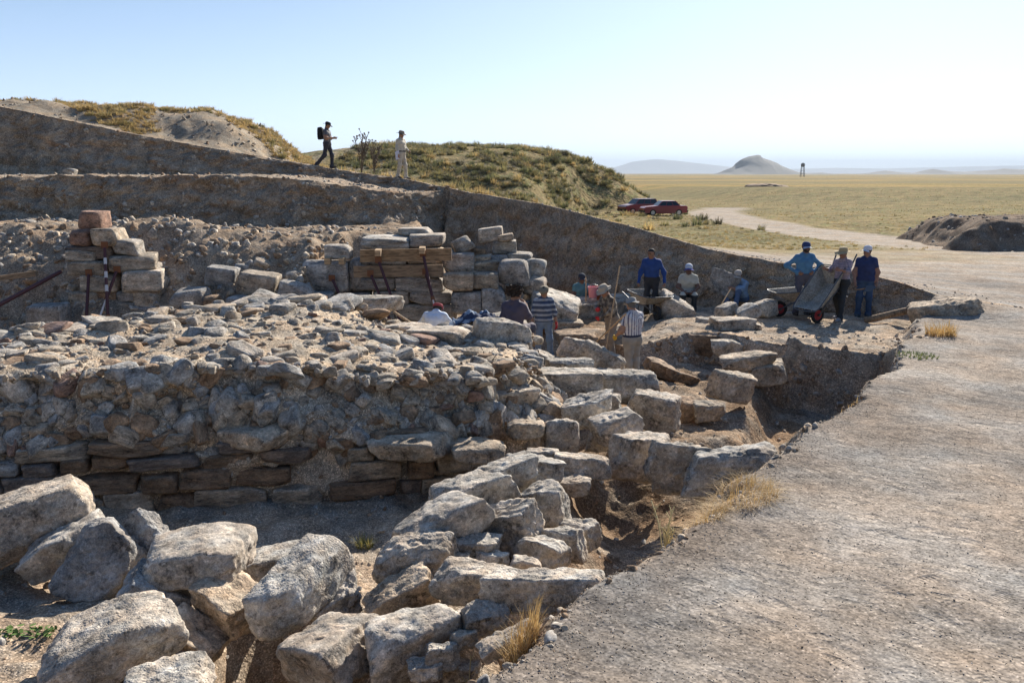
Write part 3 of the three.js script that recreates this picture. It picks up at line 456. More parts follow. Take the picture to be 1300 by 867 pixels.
{
  const NV = 60, P = [], I = [], q = V3();
  for (let i = 0; i < WN; i++) for (let j = 0; j <= NV; j++) { wallSurf(i, j / NV, q); P.push(q.x, q.y, q.z); }
  for (let i = 0; i < WN; i++) for (let j = 0; j < NV; j++) { const a = i * (NV + 1) + j, b = ((i + 1) % WN) * (NV + 1) + j; I.push(a, b, a + 1, b, b + 1, a + 1); }
  const g = new THREE.BufferGeometry(); g.setAttribute('position', new THREE.Float32BufferAttribute(P, 3)); g.setIndex(I); g.computeVertexNormals();
  { let s = 0; for (let i = 0; i < g.attributes.normal.count; i++) s += g.attributes.normal.getY(i); if (s < 0) { g.setIndex(I.reverse()); g.computeVertexNormals(); } }
  colours(g, (x, y, z, t) => { const n = fbm(x * 1.6, y * 2, z * 1.6, 4); mixc(t, col(0.31, 0.255, 0.195), col(0.44, 0.375, 0.295), clamp(0.45 + 1.5 * n)); });
  mesh(boxUV(g), soilMat, 'core', rubbleWall);
  const norm = (i, v) => { const a = wallSurf(i, v, V3()), b = wallSurf(i + 1, v, V3()), c = wallSurf(i, v + 0.01, V3()); const n = b.sub(a).cross(c.sub(a)).normalize(); const w = wallNor[((i % WN) + WN) % WN]; if (n.x * w.x + n.z * w.z + n.y < 0) n.negate(); return n; };
  const r = RNG(900), placed = [];
  const frontI = []; wallPts.forEach((p, i) => { const n = wallNor[i]; if ((n.z > -0.2 || (n.x > 0.5)) && p.x > -9.2) frontI.push(i); });
  const free = (p, R, k) => placed.every((o) => o[0].distanceToSquared(p) > (k * (R + o[1])) ** 2);
  const variants = [...Array(26).keys()].map((i) => stoneGeo(3000 + i, 1, 1, 1, { n: 8, p: i % 4 ? 22 : 10, jit: 0.3, chips: 8, uvs: 0.3, stain: 0.25, tone: ['pale', 'warm', 'pale', 'pale', 'warm', 'pale', 'warm', 'pale', 'grey', 'warm', 'pale', 'brown', 'red'][i % 13] }));
  const qt = new THREE.Quaternion(), up = V3(0, 1, 0), eu = new THREE.Euler();
  function stud(p, n, sx, sy, sz, sink, vi) { // a stone lying in the surface: sy along the normal
    const o = mesh(variants[vi], rockMat, 'stone', rubbleWall); qt.setFromUnitVectors(up, n); o.quaternion.copy(qt).multiply(new THREE.Quaternion().setFromEuler(eu.set(r.r(-0.3, 0.3), r() * 6.3, r.r(-0.3, 0.3))));
    o.position.copy(p).addScaledVector(n, sy * sink); o.scale.set(sx, sy, sz); return o;
  }
  let count = 0;
  const edgeT = (lo) => { const T = wallPts.filter((p, i) => lo ? wallNor[i].z > 0.3 : wallNor[i].z < -0.3).map((p) => [p.x, -p.z]); return table(T); }, dF = edgeT(true), dB = edgeT(false);
  const topPick = (rr) => { const x = rr.r(-8.9, 0.35), d = rr.r(dF(x) + 0.25, dB(x) - 0.2); return [V3(x, wallTop(x, d) + 0.07 * fbm(x * 2.6, d * 2.6, 1, 3) + 0.045, -d), V3(0, 1, 0)]; };
  // flat slabs along the back of the top
  for (let i = 0; i < 26; i++) { const x = -8.2 + i * 0.33 + r.r(-0.05, 0.05), d = lerp(13.9, 16.2, ss(-8.4, -3.8, x)) + r.r(-0.15, 0.15) - 0.25, p = V3(x, wallTop(x, d) + 0.02, -d), s = r.r(0.4, 0.75); if (!free(p, s * 0.3, 0.8) || (x > -2.5 && x < -0.9)) continue; placed.push([p, s * 0.35]); stud(p, V3(0, 1, 0), s, r.r(0.13, 0.2), s * r.r(0.5, 0.8), 0.2, Math.floor(r() * 26)); count++; }
  const want = [[0.15, 0.22, 30, 0.85], [0.085, 0.14, 100, 0.8], [0.05, 0.085, 400, 0.8]];
  for (const [lo, hi, N, k] of want) for (let t = 0, c = 0; t < N * 14 && c < N && count < 262; t++) {
    const i = frontI[Math.floor(r() * frontI.length)], x = wallPts[i].x; let v = r.r(0.30, 0.62); const onTop = r() < 0.45;
    if (x > -0.3 && r() < 0.5) v = r.r(0.08, 0.4);
    const tp = onTop && topPick(r), p = onTop ? tp[0] : wallSurf(i, v, V3()), R = r.r(lo, hi); if (p.x < -8.6 || !free(p, R, k)) continue;
    placed.push([p.clone(), R]); const n = onTop ? tp[1] : norm(i, v), flat = onTop ? 0.6 : 0.85;
    stud(p, n, R * 2 * r.r(0.9, 1.4), R * 2 * flat * r.r(0.7, 1), R * 2 * r.r(0.7, 1.05), 0.06, Math.floor(r() * 26)); c++; count++;
  }
  // squared facing courses at the foot
  const face = frontI.filter((i) => wallNor[i].z > 0.55 && wallPts[i].x < 0.1).sort((a, b) => wallPts[a].x - wallPts[b].x);
  const byX = (x) => { let b = face[0], m = 9; for (const i of face) { const e = Math.abs(wallPts[i].x - x); if (e < m) { m = e; b = i; } } return b; };
  const fv = [...Array(10).keys()].map((i) => stoneGeo(4000 + i, 1, 1, 1, { n: 14, p: 20, jit: 0.09, chips: 4, rough: 0.55, uvs: 0.6, stain: 0.4, tone: ['brown', 'grey', 'warm', 'brown', 'dark', 'warm', 'dark', 'brown', 'brown', 'warm'][i] }));
  let y = WALLBASE + 0.06; const rows = [0.30, 0.27, 0.21, 0.20];
  rows.forEach((h, ri) => { let x = -8.8 + r() * 0.4; while (x < -0.7 - ri * 0.1) { const w = r.r(0.3, 1.0), i = byX(x + w / 2), n = wallNor[i], p = wallPts[i]; if (!(ri === 3 && r() < 0.45) && r() > 0.06) { const o = mesh(fv[Math.floor(r() * 10)], rockMat, 'facing_block', rubbleWall); o.position.set(p.x + n.x * (-0.2 + r.r(-0.06, 0.05)), y + h / 2 + r.r(-0.025, 0.025), p.z + n.z * (-0.2 + r.r(-0.06, 0.05))); o.rotation.set(r.r(-0.03, 0.03), Math.atan2(n.x, n.z) + r.r(-0.05, 0.05), r.r(-0.025, 0.025)); o.scale.set(w * 0.98, h * r.r(0.86, 1.04), 0.5); } x += w; } y += h; });
  // everything smaller: crumbs of stone in the mortar
  const crumbs = (name, N, sizes, pick, parent, seed) => {
    const rr = RNG(seed), g0 = stoneGeo(seed, 1, 1, 1, { n: 4, p: 20, jit: 0.35, chips: 7, uvs: 0.2, stain: 0 }); g0.deleteAttribute('color');
    const im = new THREE.InstancedMesh(g0, std({ map: rockMap }), N), M = new THREE.Matrix4(), c = new THREE.Color(); im.name = name; im.userData.kind = 'stuff'; im.castShadow = im.receiveShadow = true;
    for (let k = 0; k < N; k++) { const [p, n] = pick(rr), s = sizes[0] + (sizes[1] - sizes[0]) * Math.pow(rr(), 2.4); qt.setFromEuler(eu.set(rr() * 6, rr() * 6, rr() * 6)); M.compose(p.clone().addScaledVector(n, -s * 0.08), qt, V3(s * rr.r(0.8, 1.5), s * rr.r(0.5, 1), s * rr.r(0.7, 1.2))); im.setMatrixAt(k, M); const t = stoneTones[['pale', 'warm', 'warm', 'pale', 'warm', 'brown', 'brown', 'grey'][Math.floor(rr() * 8)]], b = rr.r(0.85, 1.2) * G; im.setColorAt(k, c.setRGB(t[0] * b, t[1] * b, t[2] * b)); }
    if (parent) parent.add(im); return im;
  };
  globalThis.crumbs = crumbs;
  for (let k = 0; k < 5; k++) { // middling stones, bedded deep in the mortar
    const N = 230, im = new THREE.InstancedMesh(variants[k * 5 + 1], rockMat, N), M = new THREE.Matrix4(); im.name = 'bedded_stones'; im.userData.kind = 'stuff'; im.castShadow = im.receiveShadow = true;
    for (let q = 0; q < N; q++) { let p, n; if (r() < 0.4) [p, n] = topPick(r); else { const i = frontI[Math.floor(r() * frontI.length)], v = r.r(0.22, 0.62); p = wallSurf(i, v, V3()); n = norm(i, v); } const s = 0.11 + 0.17 * Math.pow(r(), 2); qt.setFromUnitVectors(up, n).multiply(new THREE.Quaternion().setFromEuler(eu.set(r.r(-0.3, 0.3), r() * 6.3, r.r(-0.3, 0.3)))); M.compose(p.addScaledVector(n, -0.02), qt, V3(s * r.r(1, 1.6), s * r.r(0.6, 0.9), s * r.r(0.8, 1.2))); im.setMatrixAt(q, M); im.setColorAt(q, new THREE.Color(1, 1, 1)); }
    rubbleWall.add(im);
  }
  crumbs('small_stones', 5200, [0.02, 0.085], (rr) => { if (rr() < 0.5) return topPick(rr); const i = frontI[Math.floor(rr() * frontI.length)], v = rr() < 0.85 ? rr.r(0.27, 0.62) : rr.r(0.02, 0.3); return [wallSurf(i, v, V3()), norm(i, v)]; }, rubbleWall, 61);
}
for (const [px, py, w, h, y, tone] of [[520, 566, 96, 26, -0.5, 'warm'], [606, 572, 66, 32, -0.55, 'warm'], [322, 552, 84, 38, -0.3, 'warm'], [330, 476, 36, 26, 0.05, 'dark'], [372, 481, 44, 16, 0.05, 'red'], [180, 470, 40, 22, 0.15, 'pale'], [62, 480, 60, 46, 0.0, 'warm'], [160, 545, 40, 50, -0.35, 'grey'], [246, 505, 56, 40, -0.1, 'grey'], [488, 462, 32, 36, 0.0, 'warm'], [545, 455, 54, 26, 0.2, 'pale'], [600, 465, 50, 26, 0.08, 'red'], [470, 385, 70, 22, 0.42, 'pale'], [430, 420, 50, 20, 0.45, 'pale'], [520, 420, 60, 14, 0.28, 'pale'], [560, 428, 80, 20, 0.36, 'pale'], [597, 440, 40, 40, 0.22, 'pale'], [650, 505, 50, 34, -0.2, 'pale'], [668, 545, 46, 30, -0.4, 'warm']]) {
  const f = fromPixels(px, py, w, h, y, 0.7), o = mesh(stoneGeo(++stoneSeed, f.W, Math.min(f.H, f.W * 0.7), f.D, { n: 16, p: 16, jit: 0.2, tone }), rockMat, 'stone', rubbleWall); o.position.copy(f.pos); o.rotation.y = (px % 7 - 3) * 0.1;
}
put(rubbleWall, 'rubble_wall', 'thick ancient wall of rubble core on squared facing courses', 'stone wall');
// stones weathering out of the earth faces and strewn over the ground
function fromGeo(g) { const p = g.attributes.position, n = g.attributes.normal, ix = g.index; return (rr) => { const t = Math.floor(rr() * ix.count / 3) * 3, w = [rr(), rr(), rr()], s = w[0] + w[1] + w[2], P = V3(), N = V3(); for (let k = 0; k < 3; k++) { const i = ix.getX(t + k); P.addScaledVector(V3().fromBufferAttribute(p, i), w[k] / s); N.addScaledVector(V3().fromBufferAttribute(n, i), w[k] / s); } return [P, N.normalize()]; }; }
const UPV = V3(0, 1, 0);
function stuff(im, name, label) { put(im, name, label, 'stones', null, 'stuff'); }
stuff(crumbs('stones', 300, [0.02, 0.09], fromGeo(faces.far), null, 71), 'embedded_stones', 'small stones sticking out of the shaded earth section');
stuff(crumbs('stones', 380, [0.03, 0.15], fromGeo(faces.left), null, 72), 'embedded_stones', 'small stones sticking out of the upper earth section');
stuff(crumbs('stones', 480, [0.03, 0.17], fromGeo(faces.ledge), null, 73), 'embedded_stones', 'stones sticking out of the section under the ledge');
stuff(crumbs('stones', 260, [0.03, 0.14], fromGeo(faces.bench), null, 74), 'embedded_stones', 'small stones in the dark earth step');
stuff(crumbs('stones', 16000, [0.003, 0.013], (rr) => { const d = 4.4 + 12 * Math.pow(rr(), 1.8), x = lipX(d) + Math.pow(rr(), 1.3) * 7 - 0.2; return [V3(x, height(x, d), -d), UPV]; }, null, 75), 'path_pebbles', 'loose pebbles strewn over the dusty path');
stuff(crumbs('stones', 6000, [0.004, 0.014], (rr) => { const d = 4.5 + 7 * Math.pow(rr(), 1.3), x = lipX(d) + rr.r(-0.9, 0.5); return [V3(x, height(x, d), -d), UPV]; }, null, 76), 'lip_gravel', 'dark loose gravel along the lip of the trench');
stuff(crumbs('stones', 700, [0.02, 0.08], (rr) => { const d = 4.4 + 14 * Math.pow(rr(), 1.4), x = lipX(d) + rr.r(-0.45, 0.14); return [V3(x, height(x, d), -d), UPV]; }, null, 83), 'lip_clods', 'crumbled clods and stones along the broken lip of the trench');
stuff(crumbs('stones', 3000, [0.01, 0.075], (rr) => { for (;;) { const d = rr.r(6, 20), x = rr.r(-7, 8); if (inDig(x, d)) return [V3(x, height(x, d), -d), UPV]; } }, null, 77), 'trench_pebbles', 'small stones scattered over the trench floor');
stuff(crumbs('stones', 2200, [0.02, 0.2], (rr) => { for (;;) { const d = rr.r(19.5, 27), x = rr.r(-14, -2.6); if (d < ledgeD(x) - 0.3 && rr() < 0.25 + ss(26, 22, d) * 0.75) return [V3(x, height(x, d), -d), UPV]; } }, null, 78), 'debris_stones', 'broken stones covering the debris slope behind the wall');
stuff(crumbs('stones', 500, [0.02, 0.12], (rr) => { const x = rr.r(-20, -3), d = rr.r(ledgeD(x) + 0.1, bankD(x) - 0.6); return [V3(x, height(x, d), -d), UPV]; }, null, 79), 'ledge_stones', 'small stones lying on the flat ledge');
stuff(crumbs('stones', 1500, [0.03, 0.14], (rr) => { for (;;) { const x = rr.r(-30, -8), d = rr.r(bankD(x) + 2.5, 50); if (fbm(x * 0.3, d * 0.3, 7, 3) > -0.05) return [V3(x, height(x, d), -d), UPV]; } }, null, 88), 'mound_stones', 'rubble scattered over the gravelly mound');
stuff(crumbs('stones', 1800, [0.012, 0.06], (rr) => { const x = rr.r(-22, 12), d = bankD(x) + Math.pow(rr(), 1.6) * (x < -8 ? 12 : 5); return [V3(x, height(x, d), -d), UPV]; }, null, 80), 'bank_top_stones', 'gravel lying along the top of the earth section');
// ---------------------------------------------------------------- masonry behind the rubble wall
const woodMat = std({ map: woodMap, color: new THREE.Color().setRGB(1.05, 0.8, 0.54) }), woodOld = std({ map: woodMap, color: new THREE.Color().setRGB(1.0, 0.8, 0.6) }), woodPale = std({ map: woodMap, color: new THREE.Color().setRGB(1.7, 1.35, 0.95) });
const steelRed = std({ color: new THREE.Color().setRGB(0.075, 0.022, 0.022), roughness: 0.6 }), steelWhite = std({ color: new THREE.Color().setRGB(0.62, 0.58, 0.55), roughness: 0.55 }), rust = std({ color: new THREE.Color().setRGB(0.19, 0.075, 0.03), roughness: 0.85 });
const blockShapes = {};
function blockGeo(tone, i, p = 24) { return blockShapes[tone + i + p] ||= stoneGeo(6000 + i * 13 + tone.length + p, 1, 1, 1, { n: 9, p, jit: p > 15 ? 0.07 : 0.2, chips: p > 15 ? 4 : 8, rough: p > 15 ? 0.55 : 1, uvs: 0.8, tone, stain: 0.25 }); }
let blockN = 0;
function block(parent, name, x0, y0, x1, y1, d, depth, o = {}) { // a squared stone whose face fills a box in the picture at distance d
  const c = dep((x0 + x1) / 2, (y0 + y1) / 2, d), t = d / -ray((x0 + x1) / 2, (y0 + y1) / 2)[2], W = (x1 - x0) * t / FPX, H = (y1 - y0) * t / FPX;
  const m = mesh(blockGeo(o.tone || ['pale', 'warm', 'grey'][blockN % 3], blockN++ % 5, o.p), rockMat, name, parent);
  m.scale.set(W * 1.02, H * 1.02, depth); m.position.set(c.x, c.y, c.z - depth / 2); m.rotation.set(o.tilt || 0, o.yaw || 0, o.roll || 0); return m;
}
function beam(a, b, w, h, m, name, parent, up = V3(0, 1, 0)) { // a squared bar from a to b
  const L = a.distanceTo(b), g = new THREE.BoxGeometry(L, h, w, 8, 1, 1), p = g.attributes.position; for (let i = 0; i < p.count; i++) { const e = 0.03 * noise(p.getX(i) * 2 + a.x, 1, 2) * h; p.setY(i, p.getY(i) + e); }
  const o = mesh(boxUV(g), m, name, parent), X = b.clone().sub(a).normalize(), Z = X.clone().cross(up).normalize(), Y = Z.clone().cross(X);
  o.quaternion.setFromRotationMatrix(new THREE.Matrix4().makeBasis(X, Y, Z)); o.position.copy(a).add(b).multiplyScalar(0.5); return o;
}
function rod(a, b, r0, r1, m, name, parent) { const o = mesh(new THREE.CylinderGeometry(r1, r0, a.distanceTo(b), 10), m, name, parent); o.position.copy(a).add(b).multiplyScalar(0.5); o.quaternion.setFromUnitVectors(V3(0, 1, 0), b.clone().sub(a).normalize()); return o; }
// shored wall
const shored = grp();
for (const [x0, y0, x1, y1, d, dp, o] of [
  [379, 333, 442, 373, 21.9, 0.7, { tone: 'grey', p: 16 }], [410, 312, 443, 329, 22.0, 0.5, { tone: 'pale' }],
  [455, 302, 520, 318, 22.2, 1.3, { tone: 'pale', p: 18 }], [516, 299, 561, 314, 22.3, 1.2, { tone: 'pale', p: 18 }], [504, 290, 548, 300, 23.2, 0.9, { tone: 'pale', p: 16 }],
  [442, 330, 458, 372, 22.15, 0.6], [457, 318, 515, 336, 22.2, 0.6, { tone: 'warm' }], [515, 316, 562, 336, 22.2, 0.6], [457, 336, 512, 353, 22.2, 0.6, { tone: 'grey' }], [512, 336, 562, 353, 22.2, 0.6, { tone: 'grey' }],
  [447, 353, 500, 370, 22.15, 0.6, { tone: 'grey' }], [500, 353, 562, 371, 22.15, 0.6], [470, 371, 520, 388, 22.1, 0.6], [520, 371, 573, 388, 22.1, 0.6, { tone: 'grey' }], [420, 372, 470, 392, 22.05, 0.6, { tone: 'grey' }], [436, 391, 500, 410, 22.0, 0.6], [500, 388, 560, 408, 22.0, 0.6], [560, 388, 580, 408, 22.0, 0.6],
  [562, 347, 601, 371, 21.6, 0.6, { tone: 'warm' }], [600, 347, 633, 367, 21.7, 0.6], [572, 371, 611, 402, 21.6, 0.7, { tone: 'grey' }], [611, 367, 642, 400, 21.6, 0.7, { tone: 'grey' }], [640, 385, 668, 408, 21.3, 0.6], [562, 322, 602, 347, 22.1, 0.6], [640, 362, 664, 386, 21.7, 0.6, { tone: 'warm' }],
  [598, 330, 634, 348, 22.3, 0.6, { tone: 'warm', p: 14 }],
]) block(shored, 'block', x0, y0, x1, y1, d, dp, o);
put(shored, 'shored_wall', 'squared ashlar wall shored up with planks and steel props', 'stone wall');
// loose blocks lying on and beside it
for (const [x0, y0, x1, y1, d, dp, o] of [
  [574, 303, 598, 321, 22.6, 0.5, { roll: 0.5, tone: 'pale', p: 14, label: 'pale block tipped on its corner at the end of the planks' }], [606, 290, 639, 308, 23, 0.6, { tone: 'pale', roll: 0.12, label: 'topmost pale block of the broken stack' }], [632, 298, 652, 307, 22.7, 0.5, { tone: 'warm', roll: 0.18, label: 'thin tan slab between the top two blocks of the stack' }], [624, 306, 656, 323, 22.9, 0.7, { tone: 'pale', label: 'squared pale block second from the top of the broken stack' }], [598, 314, 616, 330, 22.7, 0.5, { tone: 'brown', p: 10, label: 'small brown block beside the broken stack' }],
  [600, 325, 622, 338, 22.4, 0.5, { p: 12 }], [620, 325, 646, 343, 22.5, 0.6, { p: 12 }], [631, 331, 672, 363, 21.9, 0.7, { tone: 'grey', p: 8, label: 'big rounded grey block on the corner of the shored wall' }], [646, 322, 676, 334, 22.7, 0.6, { tone: 'pale', p: 14 }], [660, 330, 692, 356, 22.5, 0.7, { tone: 'pale', p: 9, label: 'pale rounded block right of the big rounded grey one' }], [662, 352, 694, 378, 22, 0.8, { p: 9, label: 'lowest sloping block at the broken end of the shored wall' }], [595, 345, 606, 352, 21.9, 0.3, { p: 12 }], [560, 318, 575, 330, 22.2, 0.4, { p: 12, tone: 'warm' }],
]) put(block(null, 'stone_block', x0, y0, x1, y1, d, dp, o), 'stone_block', o.label || 'pale squared block tumbled on the broken end of the shored wall', 'stone block', o.label ? undefined : 'blocks on the end of the shored wall');
for (const [x0, y0, x1, y1, d, dp, o] of [
  [257, 340, 297, 366, 21.2, 0.6, { roll: -0.15, tone: 'grey', label: 'grey block leaning highest at the foot of the debris slope' }], [299, 348, 346, 383, 20.9, 0.7, { roll: -0.18, tone: 'warm', label: 'big tan squared block at the foot of the debris slope' }], [350, 362, 392, 390, 20.8, 0.6, { roll: -0.25, label: 'tilted block next to the large propped grey block' }], [216, 369, 258, 400, 20.3, 0.6, { roll: 0.25, tone: 'grey', p: 14, label: 'grey slab leaning beside the ruined pier' }], [253, 377, 274, 396, 20.2, 0.5, { tone: 'brown', p: 10, label: 'brown stone right of the slab by the ruined pier' }], [283, 378, 318, 398, 20.2, 0.6, { tone: 'grey', p: 10, label: 'low rounded grey block below the big tan one' }], [392, 373, 420, 392, 21.2, 0.5, { tone: 'grey' }], [318, 330, 340, 345, 22, 0.5, { roll: -0.5, p: 10 }], [330, 382, 352, 403, 20.2, 0.5, { p: 10 }], [296, 336, 314, 347, 21.8, 0.4, { p: 10, tone: 'grey' }], [28, 388, 75, 421, 19.5, 0.6, { tone: 'grey', label: 'grey block under the dark red pipe' }], [78, 214, 92, 223, 29.5, 0.4, { tone: 'pale', p: 9, label: 'pale stone lying alone on the flat ledge' }], [360, 345, 380, 360, 21.6, 0.4, { p: 10 }],
]) put(block(null, 'stone_block', x0, y0, x1, y1, d, dp, o), 'stone_block', o.label || 'grey block lying at the foot of the debris slope', 'stone block', o.label ? undefined : 'blocks along the foot of the debris slope');
// ruined pier
const pier = grp();
for (const [x0, y0, x1, y1, d, dp, o] of [
  [97, 269, 125, 291, 21.2, 0.7, { tone: 'red' }], [82, 292, 112, 313, 21.0, 0.7, { tone: 'red', p: 12 }], [112, 290, 150, 313, 20.9, 0.7, { tone: 'warm', p: 16 }], [80, 313, 140, 320, 21.0, 0.7, { tone: 'dark' }], [80, 318, 118, 332, 20.9, 0.7, { tone: 'warm' }], [118, 318, 142, 330, 21.0, 0.7, { tone: 'dark' }], [139, 305, 170, 327, 20.9, 0.8, { tone: 'pale', p: 14 }], [80, 332, 130, 350, 20.8, 0.7, { tone: 'warm' }], [131, 325, 186, 348, 20.8, 0.9, { tone: 'warm', yaw: 0.3 }],
  [98, 350, 146, 371, 20.7, 0.8, { tone: 'warm' }], [145, 345, 198, 372, 20.7, 0.9, { tone: 'pale', yaw: 0.3 }], [86, 371, 121, 396, 20.6, 0.7, { tone: 'warm' }], [119, 371, 147, 388, 20.7, 0.7, { tone: 'brown' }], [146, 370, 168, 386, 20.7, 0.7], [166, 370, 196, 392, 20.7, 0.8, { tone: 'warm' }], [119, 386, 146, 404, 20.6, 0.7, { tone: 'brown' }], [144, 384, 170, 404, 20.6, 0.7, { tone: 'warm', p: 14 }], [168, 390, 200, 408, 20.6, 0.7, { tone: 'grey', p: 14 }], [86, 394, 122, 414, 20.5, 0.7, { tone: 'grey' }], [190, 352, 206, 378, 21, 0.6, { tone: 'pale', p: 9 }], [178, 335, 196, 352, 21.2, 0.6, { tone: 'pale', p: 9 }],
]) block(pier, 'block', x0, y0, x1, y1, d, dp, o);
put(pier, 'ruined_pier', 'ruined pier of reddish and tan blocks held by striped props', 'stone pier');
// planks and wedges
const plank = (x0, y0, x1, y1, d, h, label, m = woodMat) => { const a = dep(x0, y0, d), b = dep(x1, y1, d), g = grp(a.x, a.y, a.z); const o = beam(V3(), b.sub(a), 0.06, h, m, 'board', g); for (const t of [0.06, 0.94]) { const s = mesh(new THREE.CylinderGeometry(0.014, 0.014, 0.07, 8), rust, 'bolt', g); s.rotation.x = Math.PI / 2; s.position.set(b.x * t, b.y * t, b.z * t + 0.008); } return put(g, 'plank', label, 'plank'); };
plank(457, 325, 573, 323, 21.72, 0.31, 'upper wide timber plank across the shored wall');
plank(449, 345, 562, 343, 21.70, 0.29, 'lower timber plank across the shored wall, shorter than the one above', woodOld);
function wedge(px, py, d, label, s = 0.13) { const p = dep(px, py, d); const g = new THREE.BoxGeometry(s * 1.1, s * 1.5, s * 1.6, 1, 1, 1), q = g.attributes.position; for (let i = 0; i < q.count; i++) if (q.getZ(i) > 0) q.setY(i, q.getY(i) * 0.7); g.computeVertexNormals(); const o = mesh(boxUV(g), woodPale, 'wedge'); o.position.copy(p); put(o, 'wooden_wedge', label, 'wedge', 'wedges on the shored wall'); }
wedge(480, 321, 21.56, 'pale wooden wedge between prop head and plank'); wedge(536, 318, 21.56, 'pale wooden wedge between prop head and plank'); wedge(416, 331, 21.9, 'short wooden chock under the small squared block'); wedge(434, 331, 21.9, 'short wooden chock under the small squared block');
// adjustable steel props: (head pixel, distance) to (foot pixel, distance)
function toGround(a, b) { const u = a.clone().sub(b).normalize(); for (let i = 0; i < 80 && a.y > height(a.x, -a.z) - 0.01; i++) a.addScaledVector(u, 0.01); }
function prop(hx, hy, hd, fx, fy, fd, label, white = 0.28, bands = 0) {
  const a = dep(fx, fy, fd), b = dep(hx, hy, hd); toGround(a, b); const g = grp(a.x, a.y, a.z), B = b.sub(a), O = V3(), P = (t) => B.clone().multiplyScalar(t);
  rod(O, P(white), 0.024, 0.024, steelWhite, 'inner_tube', g); rod(P(white), P(0.97), 0.036, 0.036, steelRed, 'outer_tube', g); rod(P(white), P(white + 0.03), 0.05, 0.05, rust, 'collar', g);
  for (let i = 0; i < bands; i++) { const t = 0.55 + i * 0.13; rod(P(t), P(t + 0.06), 0.038, 0.038, steelWhite, 'band', g); }
  const h = mesh(new THREE.BoxGeometry(0.16, 0.16, 0.025), rust, 'head_plate', g); h.position.copy(B); const f = mesh(new THREE.BoxGeometry(0.16, 0.02, 0.16), rust, 'base_plate', g);
  return put(g, 'steel_prop', label, 'prop');
}
prop(480, 330, 21.55, 520, 442, 20.4, 'dark steel prop braced under the upper plank by the wooden wedge'); prop(470, 347, 21.55, 511, 444, 20.3, 'dark steel prop braced against the end of the lower plank', 0.33);
prop(537, 322, 21.55, 559, 425, 20.5, 'steel prop with long white tube behind the stooping man', 0.55); prop(540, 345, 21.55, 566, 440, 20.2, 'second steel prop with white tube braced on the lower plank', 0.62); prop(421, 353, 21.75, 458, 432, 20.6, 'dark steel prop braced on the large grey block');
prop(132, 311, 20.75, 138, 436, 19.6, 'red and white banded prop against the ruined pier', 0.3, 3); prop(112, 346, 20.7, 107, 440, 19.5, 'dark red prop standing left of the banded one at the pier', 0.2); prop(148, 342, 20.65, 113, 438, 19.4, 'white and dark prop slanting across the ruined pier', 0.66);
{ const g = grp(); rod(dep(500, 396, 19.6), dep(530, 416, 18.9), 0.03, 0.03, woodPale, 'shaft', g); put(g, 'wooden_pole', 'short pale pole leaning beside the stooping man', 'pole'); }
{ const g = grp(); rod(dep(-30, 402, 18.5), dep(76, 345, 20.6), 0.05, 0.05, steelRed, 'tube', g); put(g, 'steel_pipe', 'dark red pipe slanting to the ruined pier', 'pipe'); }
{ const g = grp(); beam(dep(-30, 357, 20.5), dep(46, 347, 20.5), 0.12, 0.12, woodOld, 'timber', g); put(g, 'timber_beam', 'grey timber beam lying left of the ruined pier', 'beam'); }
{ const a = at(1098, 407, -0.28), b = dep(1192, 385, 19.6), g = grp(a.x, a.y, a.z), B = b.sub(a); rod(V3(), B, 0.075, 0.085, woodOld, 'trunk', g); const k = rod(B.clone().multiplyScalar(0.6), B.clone().multiplyScalar(0.6).add(V3(0.02, 0.13, 0.03)), 0.025, 0.02, woodOld, 'knot', g); put(g, 'wooden_pole', 'thick wooden pole resting on the earth lump by the path', 'pole'); }

